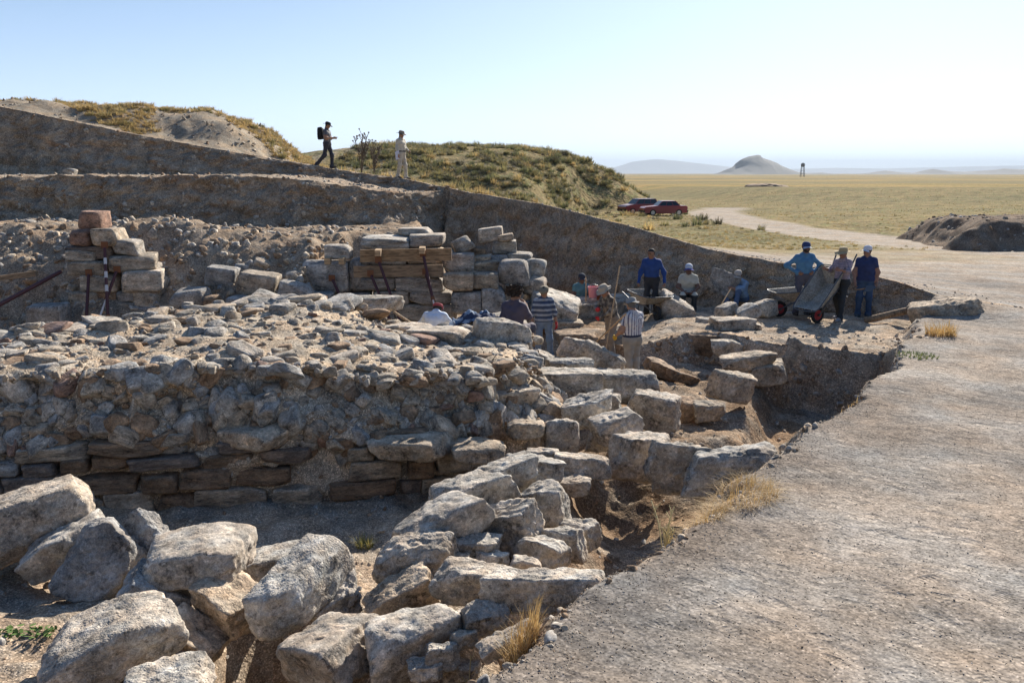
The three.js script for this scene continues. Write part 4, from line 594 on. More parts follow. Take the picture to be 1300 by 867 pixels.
// ---------------------------------------------------------------- tools and gear
const trayMat = std({ color: new THREE.Color().setRGB(0.72, 0.64, 0.52), map: soilMap, roughness: 0.75, metalness: 0.2 }), rubber = std({ color: new THREE.Color().setRGB(0.02, 0.02, 0.02), roughness: 0.8 }), redRim = std({ color: new THREE.Color().setRGB(0.35, 0.02, 0.03), roughness: 0.5 }), tubeSteel = std({ color: new THREE.Color().setRGB(0.10, 0.11, 0.12), roughness: 0.45, metalness: 0.5 }), brightSteel = std({ color: new THREE.Color().setRGB(0.55, 0.55, 0.54), roughness: 0.4, metalness: 0.6 });
function tube(pts, r, m, name, parent) { return mesh(new THREE.TubeGeometry(new THREE.CatmullRomCurve3(pts.map((p) => V3(...p)), false, 'catmullrom', 0.2), pts.length * 8, r, 8), m, name, parent); }
function wheelbarrow(pos, yaw, tip, label, rim = redRim) {
  const root = grp(pos.x, pos.y, pos.z, yaw), g = new THREE.Group(); g.name = 'barrow';
  // wheel at +x; tip turns the whole about the axle
  const inner = root; const piv = V3(0.62, 0.19, 0);
  const R = (p) => { const x = p[0] - piv.x, y = p[1] - piv.y, c = Math.cos(-tip), s = Math.sin(-tip); return [piv.x + x * c - y * s, piv.y + x * s + y * c, p[2]]; };
  const bl = [-0.22, 0.36], br = [0.42, 0.40], tl = [-0.46, 0.70], tr = [0.80, 0.62], bw = 0.22, tw = 0.36, T = 0.014;
  const ring = (off) => [[tl[0] + off, tl[1], -tw + off], [tl[0] + off, tl[1], tw - off], [tr[0] - off, tr[1], tw - off], [tr[0] - off, tr[1], -tw + off]], base = (off) => [[bl[0] + off, bl[1] + off, -bw + off], [bl[0] + off, bl[1] + off, bw - off], [br[0] - off, br[1] + off, bw - off], [br[0] - off, br[1] + off, -bw + off]];
  const P = [], I = []; const add = (a) => { P.push(...R(a)); return P.length / 3 - 1; };
  const quad = (a, b, c, d) => { const q = [a, b, c, d].map(add); I.push(q[0], q[1], q[2], q[0], q[2], q[3]); };
  const o1 = ring(0), o0 = base(0), i1 = ring(T), i0 = base(T);
  for (let k = 0; k < 4; k++) { const n = (k + 1) % 4; quad(o0[k], o0[n], o1[n], o1[k]); quad(i1[k], i1[n], i0[n], i0[k]); quad(o1[k], o1[n], i1[n], i1[k]); }
  quad(o0[3], o0[2], o0[1], o0[0]); quad(i0[0], i0[1], i0[2], i0[3]);
  const gt = new THREE.BufferGeometry(); gt.setAttribute('position', new THREE.Float32BufferAttribute(P, 3)); gt.setIndex(I); const gn = gt.toNonIndexed(); gn.computeVertexNormals();
  const tray = mesh(boxUV(gn), trayMat, 'tray', inner); tube([...ring(0), ring(0)[0]].map(R), 0.014, tubeSteel, 'rim', tray);
  for (const s of [-1, 1]) tube([[0.62, 0.19, s * 0.07], [0.36, 0.36, s * 0.2], [-0.3, 0.37, s * 0.24], [-0.98, 0.60, s * 0.29]].map(R), 0.018, tubeSteel, 'handle', inner);
  for (const s of [-1, 1]) tube([[0.0, 0.38, s * 0.22], [-0.14, 0.02, s * 0.24], [-0.22, 0.02, s * 0.24], [-0.3, 0.38, s * 0.24]].map(R), 0.014, tubeSteel, 'leg', inner);
  const w = mesh(new THREE.TorusGeometry(0.155, 0.042, 12, 28), rubber, 'wheel', inner); w.position.set(...R([0.62, 0.19, 0])); const rm = mesh(new THREE.CylinderGeometry(0.12, 0.12, 0.045, 24), rim, 'rim', w); rm.rotation.x = Math.PI / 2; const hb = mesh(new THREE.CylinderGeometry(0.03, 0.03, 0.15, 12), tubeSteel, 'hub', w); hb.rotation.x = Math.PI / 2;
  return put(root, 'wheelbarrow', label, 'wheelbarrow');
}
{ const p = at(1042, 408, -0.31); wheelbarrow(V3(p.x + 0.5, height(p.x, -p.z) - 0.0, p.z - 0.4), Math.PI + 0.5, 0.78, 'grey wheelbarrow with red wheel tipped up by the man in straw hat'); }
{ const p = at(990, 402, -0.33); wheelbarrow(V3(p.x + 0.62, height(p.x + 0.3, -p.z), p.z - 0.1), Math.PI * 1.02, 0, 'upright grey wheelbarrow standing in front of the man with hands on hips'); }
{ const p = at(824, 412, -0.62); wheelbarrow(V3(p.x, height(p.x, -p.z - 0.3), p.z - 0.35), -Math.PI * 0.42, -0.04, 'wheelbarrow pushed by the man in bright blue shirt', rubber); }
function shovel(a, b, label, blade = true, m = woodPale) { // shaft from grip a to tip b
  if (!/hanging/.test(label)) toGround(b, a);
  const g = grp(b.x, b.y, b.z), A = a.clone().sub(b), L = A.length(), dir = A.clone().normalize(); rod(dir.clone().multiplyScalar(blade ? 0.26 : 0), A, 0.017, 0.016, m, 'shaft', g);
  if (blade) { const s = new THREE.Shape(); s.moveTo(0, 0); s.bezierCurveTo(0.06, 0.03, 0.11, 0.1, 0.11, 0.18); s.lineTo(0.1, 0.28); s.lineTo(-0.1, 0.28); s.lineTo(-0.11, 0.18); s.bezierCurveTo(-0.11, 0.1, -0.06, 0.03, 0, 0); const e = new THREE.ExtrudeGeometry(s, { depth: 0.006, bevelEnabled: false }); const o = mesh(e, tubeSteel, 'blade', g); o.quaternion.setFromUnitVectors(V3(0, 1, 0), dir); }
  return put(g, 'shovel', label, 'shovel');
}
shovel(dep(787, 337, 18.7), dep(768, 452, 18.2), 'long pale shaft of a shovel standing behind the man in camouflage shirt'); shovel(dep(795, 398, 16.35), at(738, 452, -0.6), 'shovel held out by the man in striped white shirt');
shovel(dep(744, 352, 23.4), dep(744, 402, 23.4), 'thin upright shovel shaft beside the pink bucket', false); shovel(dep(928, 367, 21.6), at(906, 404, -0.3), 'pick handle leaning on the rocks by the squatting man', false, woodMat); shovel(dep(921, 348, 23.0), dep(921, 386, 22.6), 'thin shaft leaning on the shaded section by the grey slab', false, woodOld);
shovel(dep(1086, 368, 20.9), dep(1113, 365, 20.5), 'short shovel hanging from the hand of the man in navy shirt', true, woodOld);
{ // bucket and crate
  const p = dep(753, 371, 23.35), g = grp(p.x, p.y - 0.14, p.z); g.scale.setScalar(0.85); const pink = std({ color: new THREE.Color().setRGB(0.72, 0.27, 0.30), roughness: 0.45 });
  mesh(new THREE.LatheGeometry([[0.001, 0], [0.125, 0], [0.165, 0.32], [0.18, 0.32], [0.18, 0.345], [0.158, 0.345], [0.118, 0.015], [0.001, 0.015]].map(([x, y]) => new THREE.Vector2(x, y)), 32), pink, 'shell', g); tube([[-0.17, 0.33, 0], [-0.15, 0.4, 0.1], [0, 0.44, 0.14], [0.15, 0.4, 0.1], [0.17, 0.33, 0]], 0.006, brightSteel, 'handle', g); put(g, 'bucket', 'pink plastic bucket standing on the squat rock', 'bucket');
  const q = dep(764, 372, 23.5), c = grp(q.x, q.y - 0.19, q.z); const cm = std({ color: new THREE.Color().setRGB(0.22, 0.075, 0.035) }); const b = mesh(new THREE.CylinderGeometry(0.17, 0.13, 0.36, 28, 1), cm, 'shell', c); b.position.y = 0.18; const rr = mesh(new THREE.TorusGeometry(0.17, 0.013, 8, 28), cm, 'rim', c); rr.rotation.x = Math.PI / 2; rr.position.y = 0.36; put(c, 'bucket', 'brown bucket beside the pink one', 'bucket');
}
{ // jacket thrown over a stone
  const p = at(606, 409, 0.42), g = new THREE.PlaneGeometry(0.95, 0.7, 46, 36); g.rotateX(-Math.PI / 2); const q = g.attributes.position;
  for (let i = 0; i < q.count; i++) { const x = q.getX(i), z = q.getZ(i), e = 1 + 0.35 * noise(x * 3 + 4, z * 3, 2); q.setXYZ(i, x * e, 0.10 + 0.30 * fbm(x * 3.5, z * 3.5, 5, 3) + 0.07 * Math.abs(noise(x * 9, z * 9, 3)) - 0.5 * Math.pow(Math.hypot(x / 0.6, z / 0.45), 2) * 0.22, z * e); }
  g.computeVertexNormals(); colours(g, (x, y, z, t) => { const k = ss(0.02, 0.14, fbm(x * 6, y * 6, z * 6, 3)); mixc(t, [0.025, 0.04, 0.085], [0.30, 0.38, 0.48], k * 0.8); });
  const o = mesh(g, std({ vertexColors: true }), 'jacket'); o.position.copy(p); put(o, 'jacket', 'crumpled dark blue jacket with white print on the wall top', 'jacket');
}
// ---------------------------------------------------------------- people: one smooth surface each, grown round a posed skeleton
function surfaceNet(sdf, lo, hi, cell) {
  const n = [0, 1, 2].map((k) => Math.ceil((hi[k] - lo[k]) / cell) + 2), [nx, ny, nz] = n, F = new Float32Array(nx * ny * nz).fill(1), id = (x, y, z) => (z * ny + y) * nx + x, B = 4;
  for (let z = 0; z < nz; z += B) for (let y = 0; y < ny; y += B) for (let x = 0; x < nx; x += B) {
    const c = sdf(lo[0] + (x + 2) * cell, lo[1] + (y + 2) * cell, lo[2] + (z + 2) * cell); if (c > cell * 4.6) continue;
    for (let k = z; k < Math.min(nz, z + B); k++) for (let j = y; j < Math.min(ny, y + B); j++) for (let i = x; i < Math.min(nx, x + B); i++) F[id(i, j, k)] = c < -cell * 4.6 ? -1 : sdf(lo[0] + i * cell, lo[1] + j * cell, lo[2] + k * cell);
  }
  const V = new Int32Array(nx * ny * nz).fill(-1), P = [], I = [];
  for (let z = 0; z < nz - 1; z++) for (let y = 0; y < ny - 1; y++) for (let x = 0; x < nx - 1; x++) {
    let sx = 0, sy = 0, sz = 0, c = 0; const f = [];
    for (let q = 0; q < 8; q++) f.push(F[id(x + (q & 1), y + ((q >> 1) & 1), z + (q >> 2))]);
    for (let q = 0; q < 8; q++) for (const a of [1, 2, 4]) { if (q & a) continue; const r = q | a; if ((f[q] < 0) === (f[r] < 0)) continue; const t = f[q] / (f[q] - f[r]); sx += (q & 1) + (a === 1 ? t : 0); sy += ((q >> 1) & 1) + (a === 2 ? t : 0); sz += (q >> 2) + (a === 4 ? t : 0); c++; }
    if (!c) continue; V[id(x, y, z)] = P.length / 3; P.push(lo[0] + (x + sx / c) * cell, lo[1] + (y + sy / c) * cell, lo[2] + (z + sz / c) * cell);
  }
  for (let z = 1; z < nz - 1; z++) for (let y = 1; y < ny - 1; y++) for (let x = 1; x < nx - 1; x++) {
    const a = F[id(x, y, z)] < 0;
    const q = (b, v0, v1, v2, v3) => { if (a === b || v0 < 0 || v1 < 0 || v2 < 0 || v3 < 0) return; if (a) I.push(v0, v1, v2, v0, v2, v3); else I.push(v0, v2, v1, v0, v3, v2); };
    q(F[id(x + 1, y, z)] < 0, V[id(x, y - 1, z - 1)], V[id(x, y, z - 1)], V[id(x, y, z)], V[id(x, y - 1, z)]);
    q(F[id(x, y + 1, z)] < 0, V[id(x - 1, y, z - 1)], V[id(x - 1, y, z)], V[id(x, y, z)], V[id(x, y, z - 1)]);
    q(F[id(x, y, z + 1)] < 0, V[id(x - 1, y - 1, z)], V[id(x, y - 1, z)], V[id(x, y, z)], V[id(x - 1, y, z)]);
  }
  const g = new THREE.BufferGeometry(); g.setAttribute('position', new THREE.Float32BufferAttribute(P, 3)); g.setIndex(I); g.computeVertexNormals(); return g;
}
// tapered capsule
function cap(a, b, r0, r1, fl) { const ux = b[0] - a[0], uy = b[1] - a[1], uz = b[2] - a[2], L = ux * ux + uy * uy + uz * uz || 1e-9; return { a, b, f: (x, y, z) => { const t = clamp(((x - a[0]) * ux + (y - a[1]) * uy + (z - a[2]) * uz) / L); return Math.hypot(x - a[0] - ux * t, y - a[1] - uy * t, z - a[2] - uz * t) - (r0 + (r1 - r0) * t); }, t: (x, y, z) => clamp(((x - a[0]) * ux + (y - a[1]) * uy + (z - a[2]) * uz) / L) }; }
const smin = (a, b, k) => { const h = Math.max(k - Math.abs(a - b), 0) / k; return Math.min(a, b) - h * h * k * 0.25; };
const skinMat = std({ vertexColors: true, roughness: 0.8 });
const box3 = (bones, pad) => { const lo = [9, 9, 9], hi = [-9, -9, -9]; for (const b of bones) for (const p of [b.a, b.b]) for (let k = 0; k < 3; k++) { lo[k] = Math.min(lo[k], p[k] - pad); hi[k] = Math.max(hi[k], p[k] + pad); } return [lo, hi]; };
const SKIN = [0.34, 0.19, 0.12];
const add3 = (a, b, s = 1) => [a[0] + b[0] * s, a[1] + b[1] * s, a[2] + b[2] * s], sub3 = (a, b) => [a[0] - b[0], a[1] - b[1], a[2] - b[2]], nrm = (a) => { const l = Math.hypot(...a) || 1; return [a[0] / l, a[1] / l, a[2] / l]; }, cr = (a, b) => [a[1] * b[2] - a[2] * b[1], a[2] * b[0] - a[0] * b[2], a[0] * b[1] - a[1] * b[0]], l3 = (a, b, t) => [lerp(a[0], b[0], t), lerp(a[1], b[1], t), lerp(a[2], b[2], t)];
// standing figure 1.75 m tall, facing +z; a pose overrides joints (metres)
const STAND = { pelvis: [0, 0.95, 0], chest: [0, 1.27, 0.01], neck: [0, 1.47, 0.0], head: [0, 1.63, 0.025], shL: [0.185, 1.42, 0], shR: [-0.185, 1.42, 0], elL: [0.25, 1.13, -0.03], elR: [-0.25, 1.13, -0.03], wrL: [0.27, 0.88, 0.04], wrR: [-0.27, 0.88, 0.04], hipL: [0.095, 0.93, 0], hipR: [-0.095, 0.93, 0], knL: [0.11, 0.5, 0.02], knR: [-0.11, 0.5, 0.02], anL: [0.12, 0.085, -0.02], anR: [-0.12, 0.085, -0.02] };
function person(o) {
  const J = { ...STAND, ...o.pose }, sh = o.shirt, tr = o.trousers, skin = o.skin || SKIN, sleeve = o.sleeve ?? 1, fat = o.fat || 1, shoe = o.shoe || [0.05, 0.04, 0.035], B = [];
  const root = grp(o.pos.x, o.pos.y, o.pos.z, (o.yaw || 0) * Math.PI / 180); root.scale.setScalar(o.scale || 1);
  const bone = (k, a, b, r0, r1) => { const c = cap(a, b, r0, r1); c.k = k; B.push(c); return c; };
  const w0 = l3(J.hipL, J.hipR, 0.5), spine = nrm(sub3(J.neck, J.pelvis));
  const cl = l3(J.shL, J.shR, 0.24), crr = l3(J.shL, J.shR, 0.76), dn = (p, s) => add3(p, spine, -s);
  bone('tr', J.hipL, J.hipR, 0.105 * fat, 0.105 * fat);
  bone('sh', add3(J.pelvis, spine, 0.06), J.chest, 0.13 * fat, 0.135 * fat); bone('sh', dn(cl, 0.14), add3(J.hipL, spine, 0.12), 0.105 * fat, 0.085 * fat); bone('sh', dn(crr, 0.14), add3(J.hipR, spine, 0.12), 0.105 * fat, 0.085 * fat);
  bone('sh', dn(cl, 0.10), dn(crr, 0.10), 0.10, 0.10); for (const s of ['L', 'R']) bone('sh', add3(J.neck, spine, 0.0), dn(J['sh' + s], 0.015), 0.062, 0.056); bone('neck', J.neck, l3(J.neck, J.head, 0.6), 0.058, 0.054);
  for (const s of ['L', 'R']) {
    bone('up' + s, dn(l3(J['sh' + s], J['sh' + (s === 'L' ? 'R' : 'L')], 0.04), 0.02), J['el' + s], 0.06, 0.047); bone('fo' + s, J['el' + s], J['wr' + s], sleeve >= 0.9 ? 0.05 : 0.041, sleeve >= 0.9 ? 0.04 : 0.029);
    bone('th' + s, J['hip' + s], J['kn' + s], 0.098 * fat, 0.072); bone('sn' + s, J['kn' + s], J['an' + s], 0.072, 0.066);
    const f = nrm([J['an' + s][0] - w0[0] > 0 ? 0.18 : -0.18, 0, 1]), fd = o.feet?.[s] || f, an = J['an' + s]; const heel = add3(add3(an, [0, -0.045, 0]), fd, -0.03), toe = add3(add3(an, [0, -0.052, 0]), fd, 0.17); bone('ft', heel, toe, 0.04, 0.034); bone('ft', an, heel, 0.05, 0.042);
  }
  const body = (x, y, z) => { let d = 9; for (const b of B) { const e = b.f(x, y, z); d = d === 9 ? e : (d - e > 0.08 || e - d > 0.08) ? Math.min(d, e) : smin(d, e, 0.075); } return d + 0.010 * noise(x * 7, y * 9, z * 7) + 0.009 * noise(x * 11 + y * 9, y * 20, z * 14); };
  const parts = []; const [lo, hi] = box3(B, 0.17);
  const g = surfaceNet(body, lo, hi, o.cell || 0.016);
  colours(g, (x, y, z, t) => {
    let m = 9, k = null; for (const b of B) { const e = b.f(x, y, z); if (e < m) { m = e; k = b; } }
    let c = sh;
    const kk = k.k; if (kk === 'tr' || kk.startsWith('th') || kk.startsWith('sn')) c = tr; if (kk === 'ft') c = shoe; if (kk === 'neck') c = k.t(x, y, z) > 0.12 ? skin : sh;
    const rel = (x - J.pelvis[0]) * spine[0] + (y - J.pelvis[1]) * spine[1] + (z - J.pelvis[2]) * spine[2];
    if ((kk === 'sh' || kk === 'tr') && rel < (o.hem ?? 0.06)) c = tr; else if (kk === 'sh' || kk === 'tr' || kk.startsWith('th') && rel > (o.hem ?? 0.06)) c = kk.startsWith('th') ? (rel > (o.hem ?? 0.06) ? sh : tr) : sh;
    if (o.belt && Math.abs(rel - (o.hem ?? 0.06)) < 0.02 && c !== skin) c = o.belt;
    if (kk.startsWith('up')) c = sleeve < 0.45 && k.t(x, y, z) > sleeve * 2 ? skin : sh; if (kk.startsWith('fo')) c = k.t(x, y, z) > (sleeve - 0.5) * 2 ? skin : sh;
    if (c === sh && o.pattern) c = o.pattern(x, y, z, rel, sh);
    const v = 1 + 0.22 * noise(x * 12, y * 12, z * 12) + (c === tr ? 0.25 * Math.max(0, noise(x * 5, y * 5, z * 5 + 9)) : 0); t[0] = c[0] * v; t[1] = c[1] * v; t[2] = c[2] * v;
  });
  parts.push(g);
  // head, in its own frame: look (yaw, nod)
  const [ly, lp] = o.look || [0, 0.05], eu = new THREE.Euler(lp, ly, 0, 'YXZ'), qh = new THREE.Quaternion().setFromEuler(eu), hairC = o.hair || [0.02, 0.016, 0.012];
  const hb = [cap([0, 0.035, -0.012], [0, 0.03, 0.012], 0.088, 0.086), cap([0, -0.02, 0.02], [0, -0.075, 0.052], 0.066, 0.038), cap([-0.03, -0.05, 0.04], [0.03, -0.05, 0.04], 0.045, 0.045), cap([0, 0.015, 0.094], [0, -0.022, 0.112], 0.010, 0.015), cap([0.076, -0.02, -0.01], [0.086, 0.022, -0.018], 0.012, 0.018), cap([-0.076, -0.02, -0.01], [-0.086, 0.022, -0.018], 0.012, 0.018), cap([-0.035, 0.032, 0.083], [0.035, 0.032, 0.083], 0.013, 0.013), cap([-0.018, -0.052, 0.086], [0.018, -0.052, 0.086], 0.010, 0.010), cap([0, -0.03, -0.02], [0, -0.14, -0.03], 0.056, 0.054)];
  const eye = (s) => (x, y, z) => Math.hypot(x - s * 0.032, y - 0.008, z - 0.1) - 0.017;
  const eL = eye(1), eR = eye(-1);
  const hf = (x, y, z) => { let d = 9; hb.forEach((b, i) => { const e = b.f(x, y, z); d = d === 9 ? e : smin(d, e, i > 2 && i < 8 ? 0.014 : 0.035); }); return Math.max(d, -Math.min(eL(x, y, z), eR(x, y, z)) + 0.003); };
  const hg = surfaceNet(hf, [-0.13, -0.16, -0.13], [0.13, 0.15, 0.15], 0.007);
  const place = (gg) => { gg.applyQuaternion(qh); gg.translate(...J.head); return gg; };
  colours(hg, (x, y, z, t) => { let c = skin; if (o.beard && y < -0.03 && z > 0.0 && z - y * 0.2 < 0.135 && !(Math.abs(x) < 0.022 && Math.abs(y + 0.052) < 0.012)) c = hairC; if (!o.bald && y > 0.045 - (z < 0 ? 0.09 : 0) + z * 0.45) c = hairC; if (Math.abs(y + 0.052) < 0.007 && Math.abs(x) < 0.024 && z > 0.08) c = [skin[0] * 0.8, skin[1] * 0.55, skin[2] * 0.55]; if (Math.abs(y - 0.034) < 0.007 && Math.abs(Math.abs(x) - 0.032) < 0.02 && z > 0.07) c = hairC; if (Math.hypot(Math.abs(x) - 0.032, y - 0.008) < 0.013 && z > 0.07) c = [0.05, 0.035, 0.03]; t[0] = c[0]; t[1] = c[1]; t[2] = c[2]; });
  parts.push(place(hg));
  // hands
  for (const s of ['L', 'R']) {
    const w = J['wr' + s], e = J['el' + s], f = nrm(o.hand?.[s] || sub3(w, e)), sg = s === 'L' ? 1 : -1; let inn = o.palm?.[s] || [-sg, 0, 0.1]; const sd = nrm(cr(f, inn)), pn = nrm(cr(sd, f)); // palm normal, knuckle line
    const at3 = (a, b, c) => add3(add3(add3(w, f, a), sd, b), pn, c), curl = o.curl?.[s] ?? 0.5, fb = [cap(at3(-0.02, 0, 0), at3(0.075, 0.018, 0), 0.026, 0.016), cap(at3(0.0, 0, 0), at3(0.075, -0.018, 0), 0.026, 0.015), cap(at3(0.03, -0.02, 0), at3(0.03, 0.02, 0), 0.018, 0.018)];
    const thumbSide = sg > 0 ? -1 : 1;
    for (let k = 0; k < 4; k++) { const q = (k - 1.5) * 0.020 * -thumbSide, L = [0.074, 0.083, 0.077, 0.06][k], a = at3(0.08, q, 0), c1 = curl * 0.9, c2 = curl * 2.0, b = add3(add3(a, f, L * 0.5 * Math.cos(c1)), pn, L * 0.5 * Math.sin(c1)), c = add3(add3(b, f, L * 0.5 * Math.cos(c2)), pn, L * 0.5 * Math.sin(c2)); fb.push(cap(a, b, 0.0095, 0.0088), cap(b, c, 0.0088, 0.0078)); }
    const tb = at3(0.022, thumbSide * 0.026, 0.006), t1 = at3(0.058, thumbSide * 0.05, 0.022), t2 = at3(0.085, thumbSide * 0.048, 0.04); fb.push(cap(tb, t1, 0.0125, 0.0105), cap(t1, t2, 0.0105, 0.009));
    const gl = o.gloves, gc = gl ? (Array.isArray(gl) ? gl : gl[s] || skin) : skin, fat2 = gc !== skin ? 0.004 : 0;
    const ff = (x, y, z) => { let d = 9; for (const b of fb) { const q = b.f(x, y, z); d = d === 9 ? q : smin(d, q, 0.008); } return d - fat2; };
    const [l, h] = box3(fb, 0.035), gg = surfaceNet(ff, l, h, 0.0065); colours(gg, (x, y, z, t) => { t[0] = gc[0]; t[1] = gc[1]; t[2] = gc[2]; }); parts.push(gg);
  }
  mesh(mergeGeometries(parts), skinMat, 'body', root);
  // headgear and hair
  const hat = (pts, c, nm, tf) => { const gg = new THREE.LatheGeometry(pts.map(([x, y]) => new THREE.Vector2(x, y)), 40); gg.scale(0.92, 1, 1.08); tf && tf(gg); gg.computeVertexNormals(); place(gg); return mesh(gg, std({ color: new THREE.Color().setRGB(...c), side: THREE.DoubleSide }), nm, root); };
  const H = o.hat;
  if (H) {
    const [kind, c, c2] = H;
    if (kind === 'brim') hat([[0.185 * (H[3] || 1), 0.028], [0.14, 0.035], [0.108, 0.052], [0.106, 0.09], [0.092, 0.128], [0.05, 0.142], [0.001, 0.145]], c, 'hat', (gg) => { const p = gg.attributes.position; for (let i = 0; i < p.count; i++) { const r = Math.hypot(p.getX(i), p.getZ(i)), a = Math.atan2(p.getX(i), p.getZ(i)); if (r > 0.13) p.setY(i, p.getY(i) + (r - 0.12) * 0.25 * Math.cos(2 * a + Math.PI) + 0.01 * Math.sin(a * 5)); } });
    if (kind === 'cap') {
      hat([[0.104, 0.028], [0.106, 0.06], [0.094, 0.11], [0.055, 0.138], [0.001, 0.145]], c, 'cap');
      const s = new THREE.RingGeometry(0.085, 0.185, 20, 4, -Math.PI * 0.82, Math.PI * 0.64); s.rotateX(-Math.PI / 2); s.scale(0.86, 1, 1); const p = s.attributes.position; for (let i = 0; i < p.count; i++) { const x = p.getX(i); p.setXYZ(i, x, 0.045 - 3.4 * x * x - 0.25 * Math.max(0, Math.abs(p.getZ(i)) - 0.09), Math.abs(p.getZ(i))); } s.computeVertexNormals(); place(s); mesh(s, std({ color: new THREE.Color().setRGB(...(c2 || c)), side: THREE.DoubleSide }), 'visor', root);
    }
    if (kind === 'flat') hat([[0.108, 0.03], [0.125, 0.06], [0.11, 0.095], [0.05, 0.115], [0.001, 0.118]], c, 'cap', (gg) => { const p = gg.attributes.position; for (let i = 0; i < p.count; i++) { const z = p.getZ(i); if (z > 0) { p.setZ(i, z * 1.3); p.setY(i, p.getY(i) - 0.25 * z); } } });
  }
  if (o.shag) { const gg = stoneGeo(777, 0.235, 0.21, 0.25, { n: 12, p: 4, chips: 0, rough: 1.1 }); const p = gg.attributes.position; gg.deleteAttribute('color'); for (let i = 0; i < p.count; i++) { const x = p.getX(i), y = p.getY(i), z = p.getZ(i), e = 1 + 0.5 * noise(x * 45, y * 45, z * 45); p.setXYZ(i, x * e, y * e + 0.045, z * e - 0.03); } gg.computeVertexNormals(); place(gg); mesh(gg, std({ color: new THREE.Color().setRGB(...hairC) }), 'hair', root); }
  if (o.glasses) { const gg = new THREE.TorusGeometry(0.1, 0.012, 6, 20, Math.PI); gg.rotateX(Math.PI / 2); gg.translate(0, 0.012, 0.006); gg.scale(0.85, 1.5, 1.05); place(gg); mesh(gg, rubber, 'sunglasses', root); }
  if (o.pack) { const gg = stoneGeo(778, 0.3, 0.46, 0.2, { n: 9, p: 6, chips: 0, rough: 0.4 }); gg.deleteAttribute('color'); const c = l3(J.chest, J.neck, 0.35); gg.translate(c[0], c[1] - 0.02, c[2] - 0.24); mesh(gg, std({ color: new THREE.Color().setRGB(0.012, 0.013, 0.017) }), 'backpack', root); }
  root.userData.o = undefined; delete root.userData.o;
  return put(root, 'person', o.label, 'person');
}
const gy = (x, d) => height(x, d);
const onG = (px, py, lvl) => { const p = at(px, py, lvl); p.y = gy(p.x, -p.z) - 0.01; return p; };
const bankTop = (px, d) => { const x = (px - 650) / FPX * d * 1.0; return V3(x, gy(x, d) - 0.01, -d); };
const jeans = [0.12, 0.17, 0.25], RED = [0.5, 0.03, 0.03];
// two on the crest
{ const x = (423 - 650) / FPX * 35, d = bankD(x) + 0.55; person({ pos: V3(x, gy(x, d), -d), yaw: 78, shirt: [0.09, 0.095, 0.11], trousers: [0.03, 0.033, 0.045], sleeve: 0.3, look: [0, 0.35], pack: true, hat: ['brim', [0.02, 0.02, 0.022]], pose: { hipL: [0.095, 0.92, 0], knL: [0.1, 0.52, 0.14], anL: [0.1, 0.09, 0.12], knR: [-0.1, 0.5, -0.08], anR: [-0.1, 0.16, -0.42], elL: [0.23, 1.15, 0.06], wrL: [0.13, 1.15, 0.29], elR: [-0.23, 1.15, 0.06], wrR: [-0.1, 1.15, 0.29], head: [0, 1.63, 0.05] }, feet: { R: [0, -0.75, 0.66] }, curl: { L: 1, R: 1 }, label: 'person in black hat with backpack walking along the crest looking at a phone' });
  const ph = mesh(new THREE.BoxGeometry(0.075, 0.012, 0.15), rubber, 'phone'); ph.position.set(x + 0.36, gy(x, d) + 1.18, -d + 0.05); ph.rotation.set(0.2, 1.36, 0); put(ph, 'phone', 'dark phone held by the person on the crest', 'phone'); }
{ const x = (512 - 650) / FPX * 33.2, d = bankD(x) + 0.35; person({ pos: V3(x, gy(x, d), -d), yaw: 62, shirt: [0.52, 0.47, 0.37], trousers: [0.46, 0.41, 0.33], sleeve: 1, look: [0, 0.25], glasses: true, hat: ['brim', [0.26, 0.22, 0.17]], belt: [0.05, 0.04, 0.04], pose: { elR: [-0.26, 1.14, -0.02], wrR: [-0.3, 0.9, 0.06], elL: [0.25, 1.15, 0.02], wrL: [0.16, 1.02, 0.24], knL: [0.1, 0.5, 0.1], anL: [0.1, 0.06, 0.12], knR: [-0.1, 0.5, 0], anR: [-0.11, 0.1, -0.1] }, label: 'person in pale shirt and trousers and sun hat standing on the crest' });
  const pad = mesh(new THREE.BoxGeometry(0.22, 0.3, 0.012), std({ color: new THREE.Color().setRGB(0.55, 0.55, 0.66) }), 'clipboard'); pad.position.set(x - 0.1, gy(x, d) + 0.86, -d + 0.34); pad.rotation.set(0.2, 1.0, 0.1); put(pad, 'clipboard', 'pale clipboard in the hand of the person in sun hat', 'clipboard'); }
// stooping between the walls
{ const p = dep(552, 425, 18.1); p.y = gy(p.x, 18.1); person({ pos: p, yaw: 168, shirt: [0.60, 0.68, 0.78], trousers: [0.08, 0.08, 0.1], look: [0, 0.5], hat: ['flat', [0.30, 0.06, 0.07]], pose: { pelvis: [0, 0.86, -0.12], hipL: [0.1, 0.84, -0.12], hipR: [-0.1, 0.84, -0.12], knL: [0.14, 0.48, 0.1], knR: [-0.14, 0.48, 0.1], anL: [0.14, 0.085, -0.04], anR: [-0.14, 0.085, -0.04], chest: [0, 1.2, -0.02], neck: [0, 1.38, 0.1], head: [0, 1.45, 0.23], shL: [0.21, 1.35, 0.06], shR: [-0.21, 1.35, 0.06], elL: [0.4, 1.1, 0.16], elR: [-0.38, 1.1, 0.16], wrL: [0.25, 0.78, 0.38], wrR: [-0.25, 0.78, 0.38] }, fat: 1.1, label: 'person in pale blue shirt and red cap stooping between the two walls' }); }
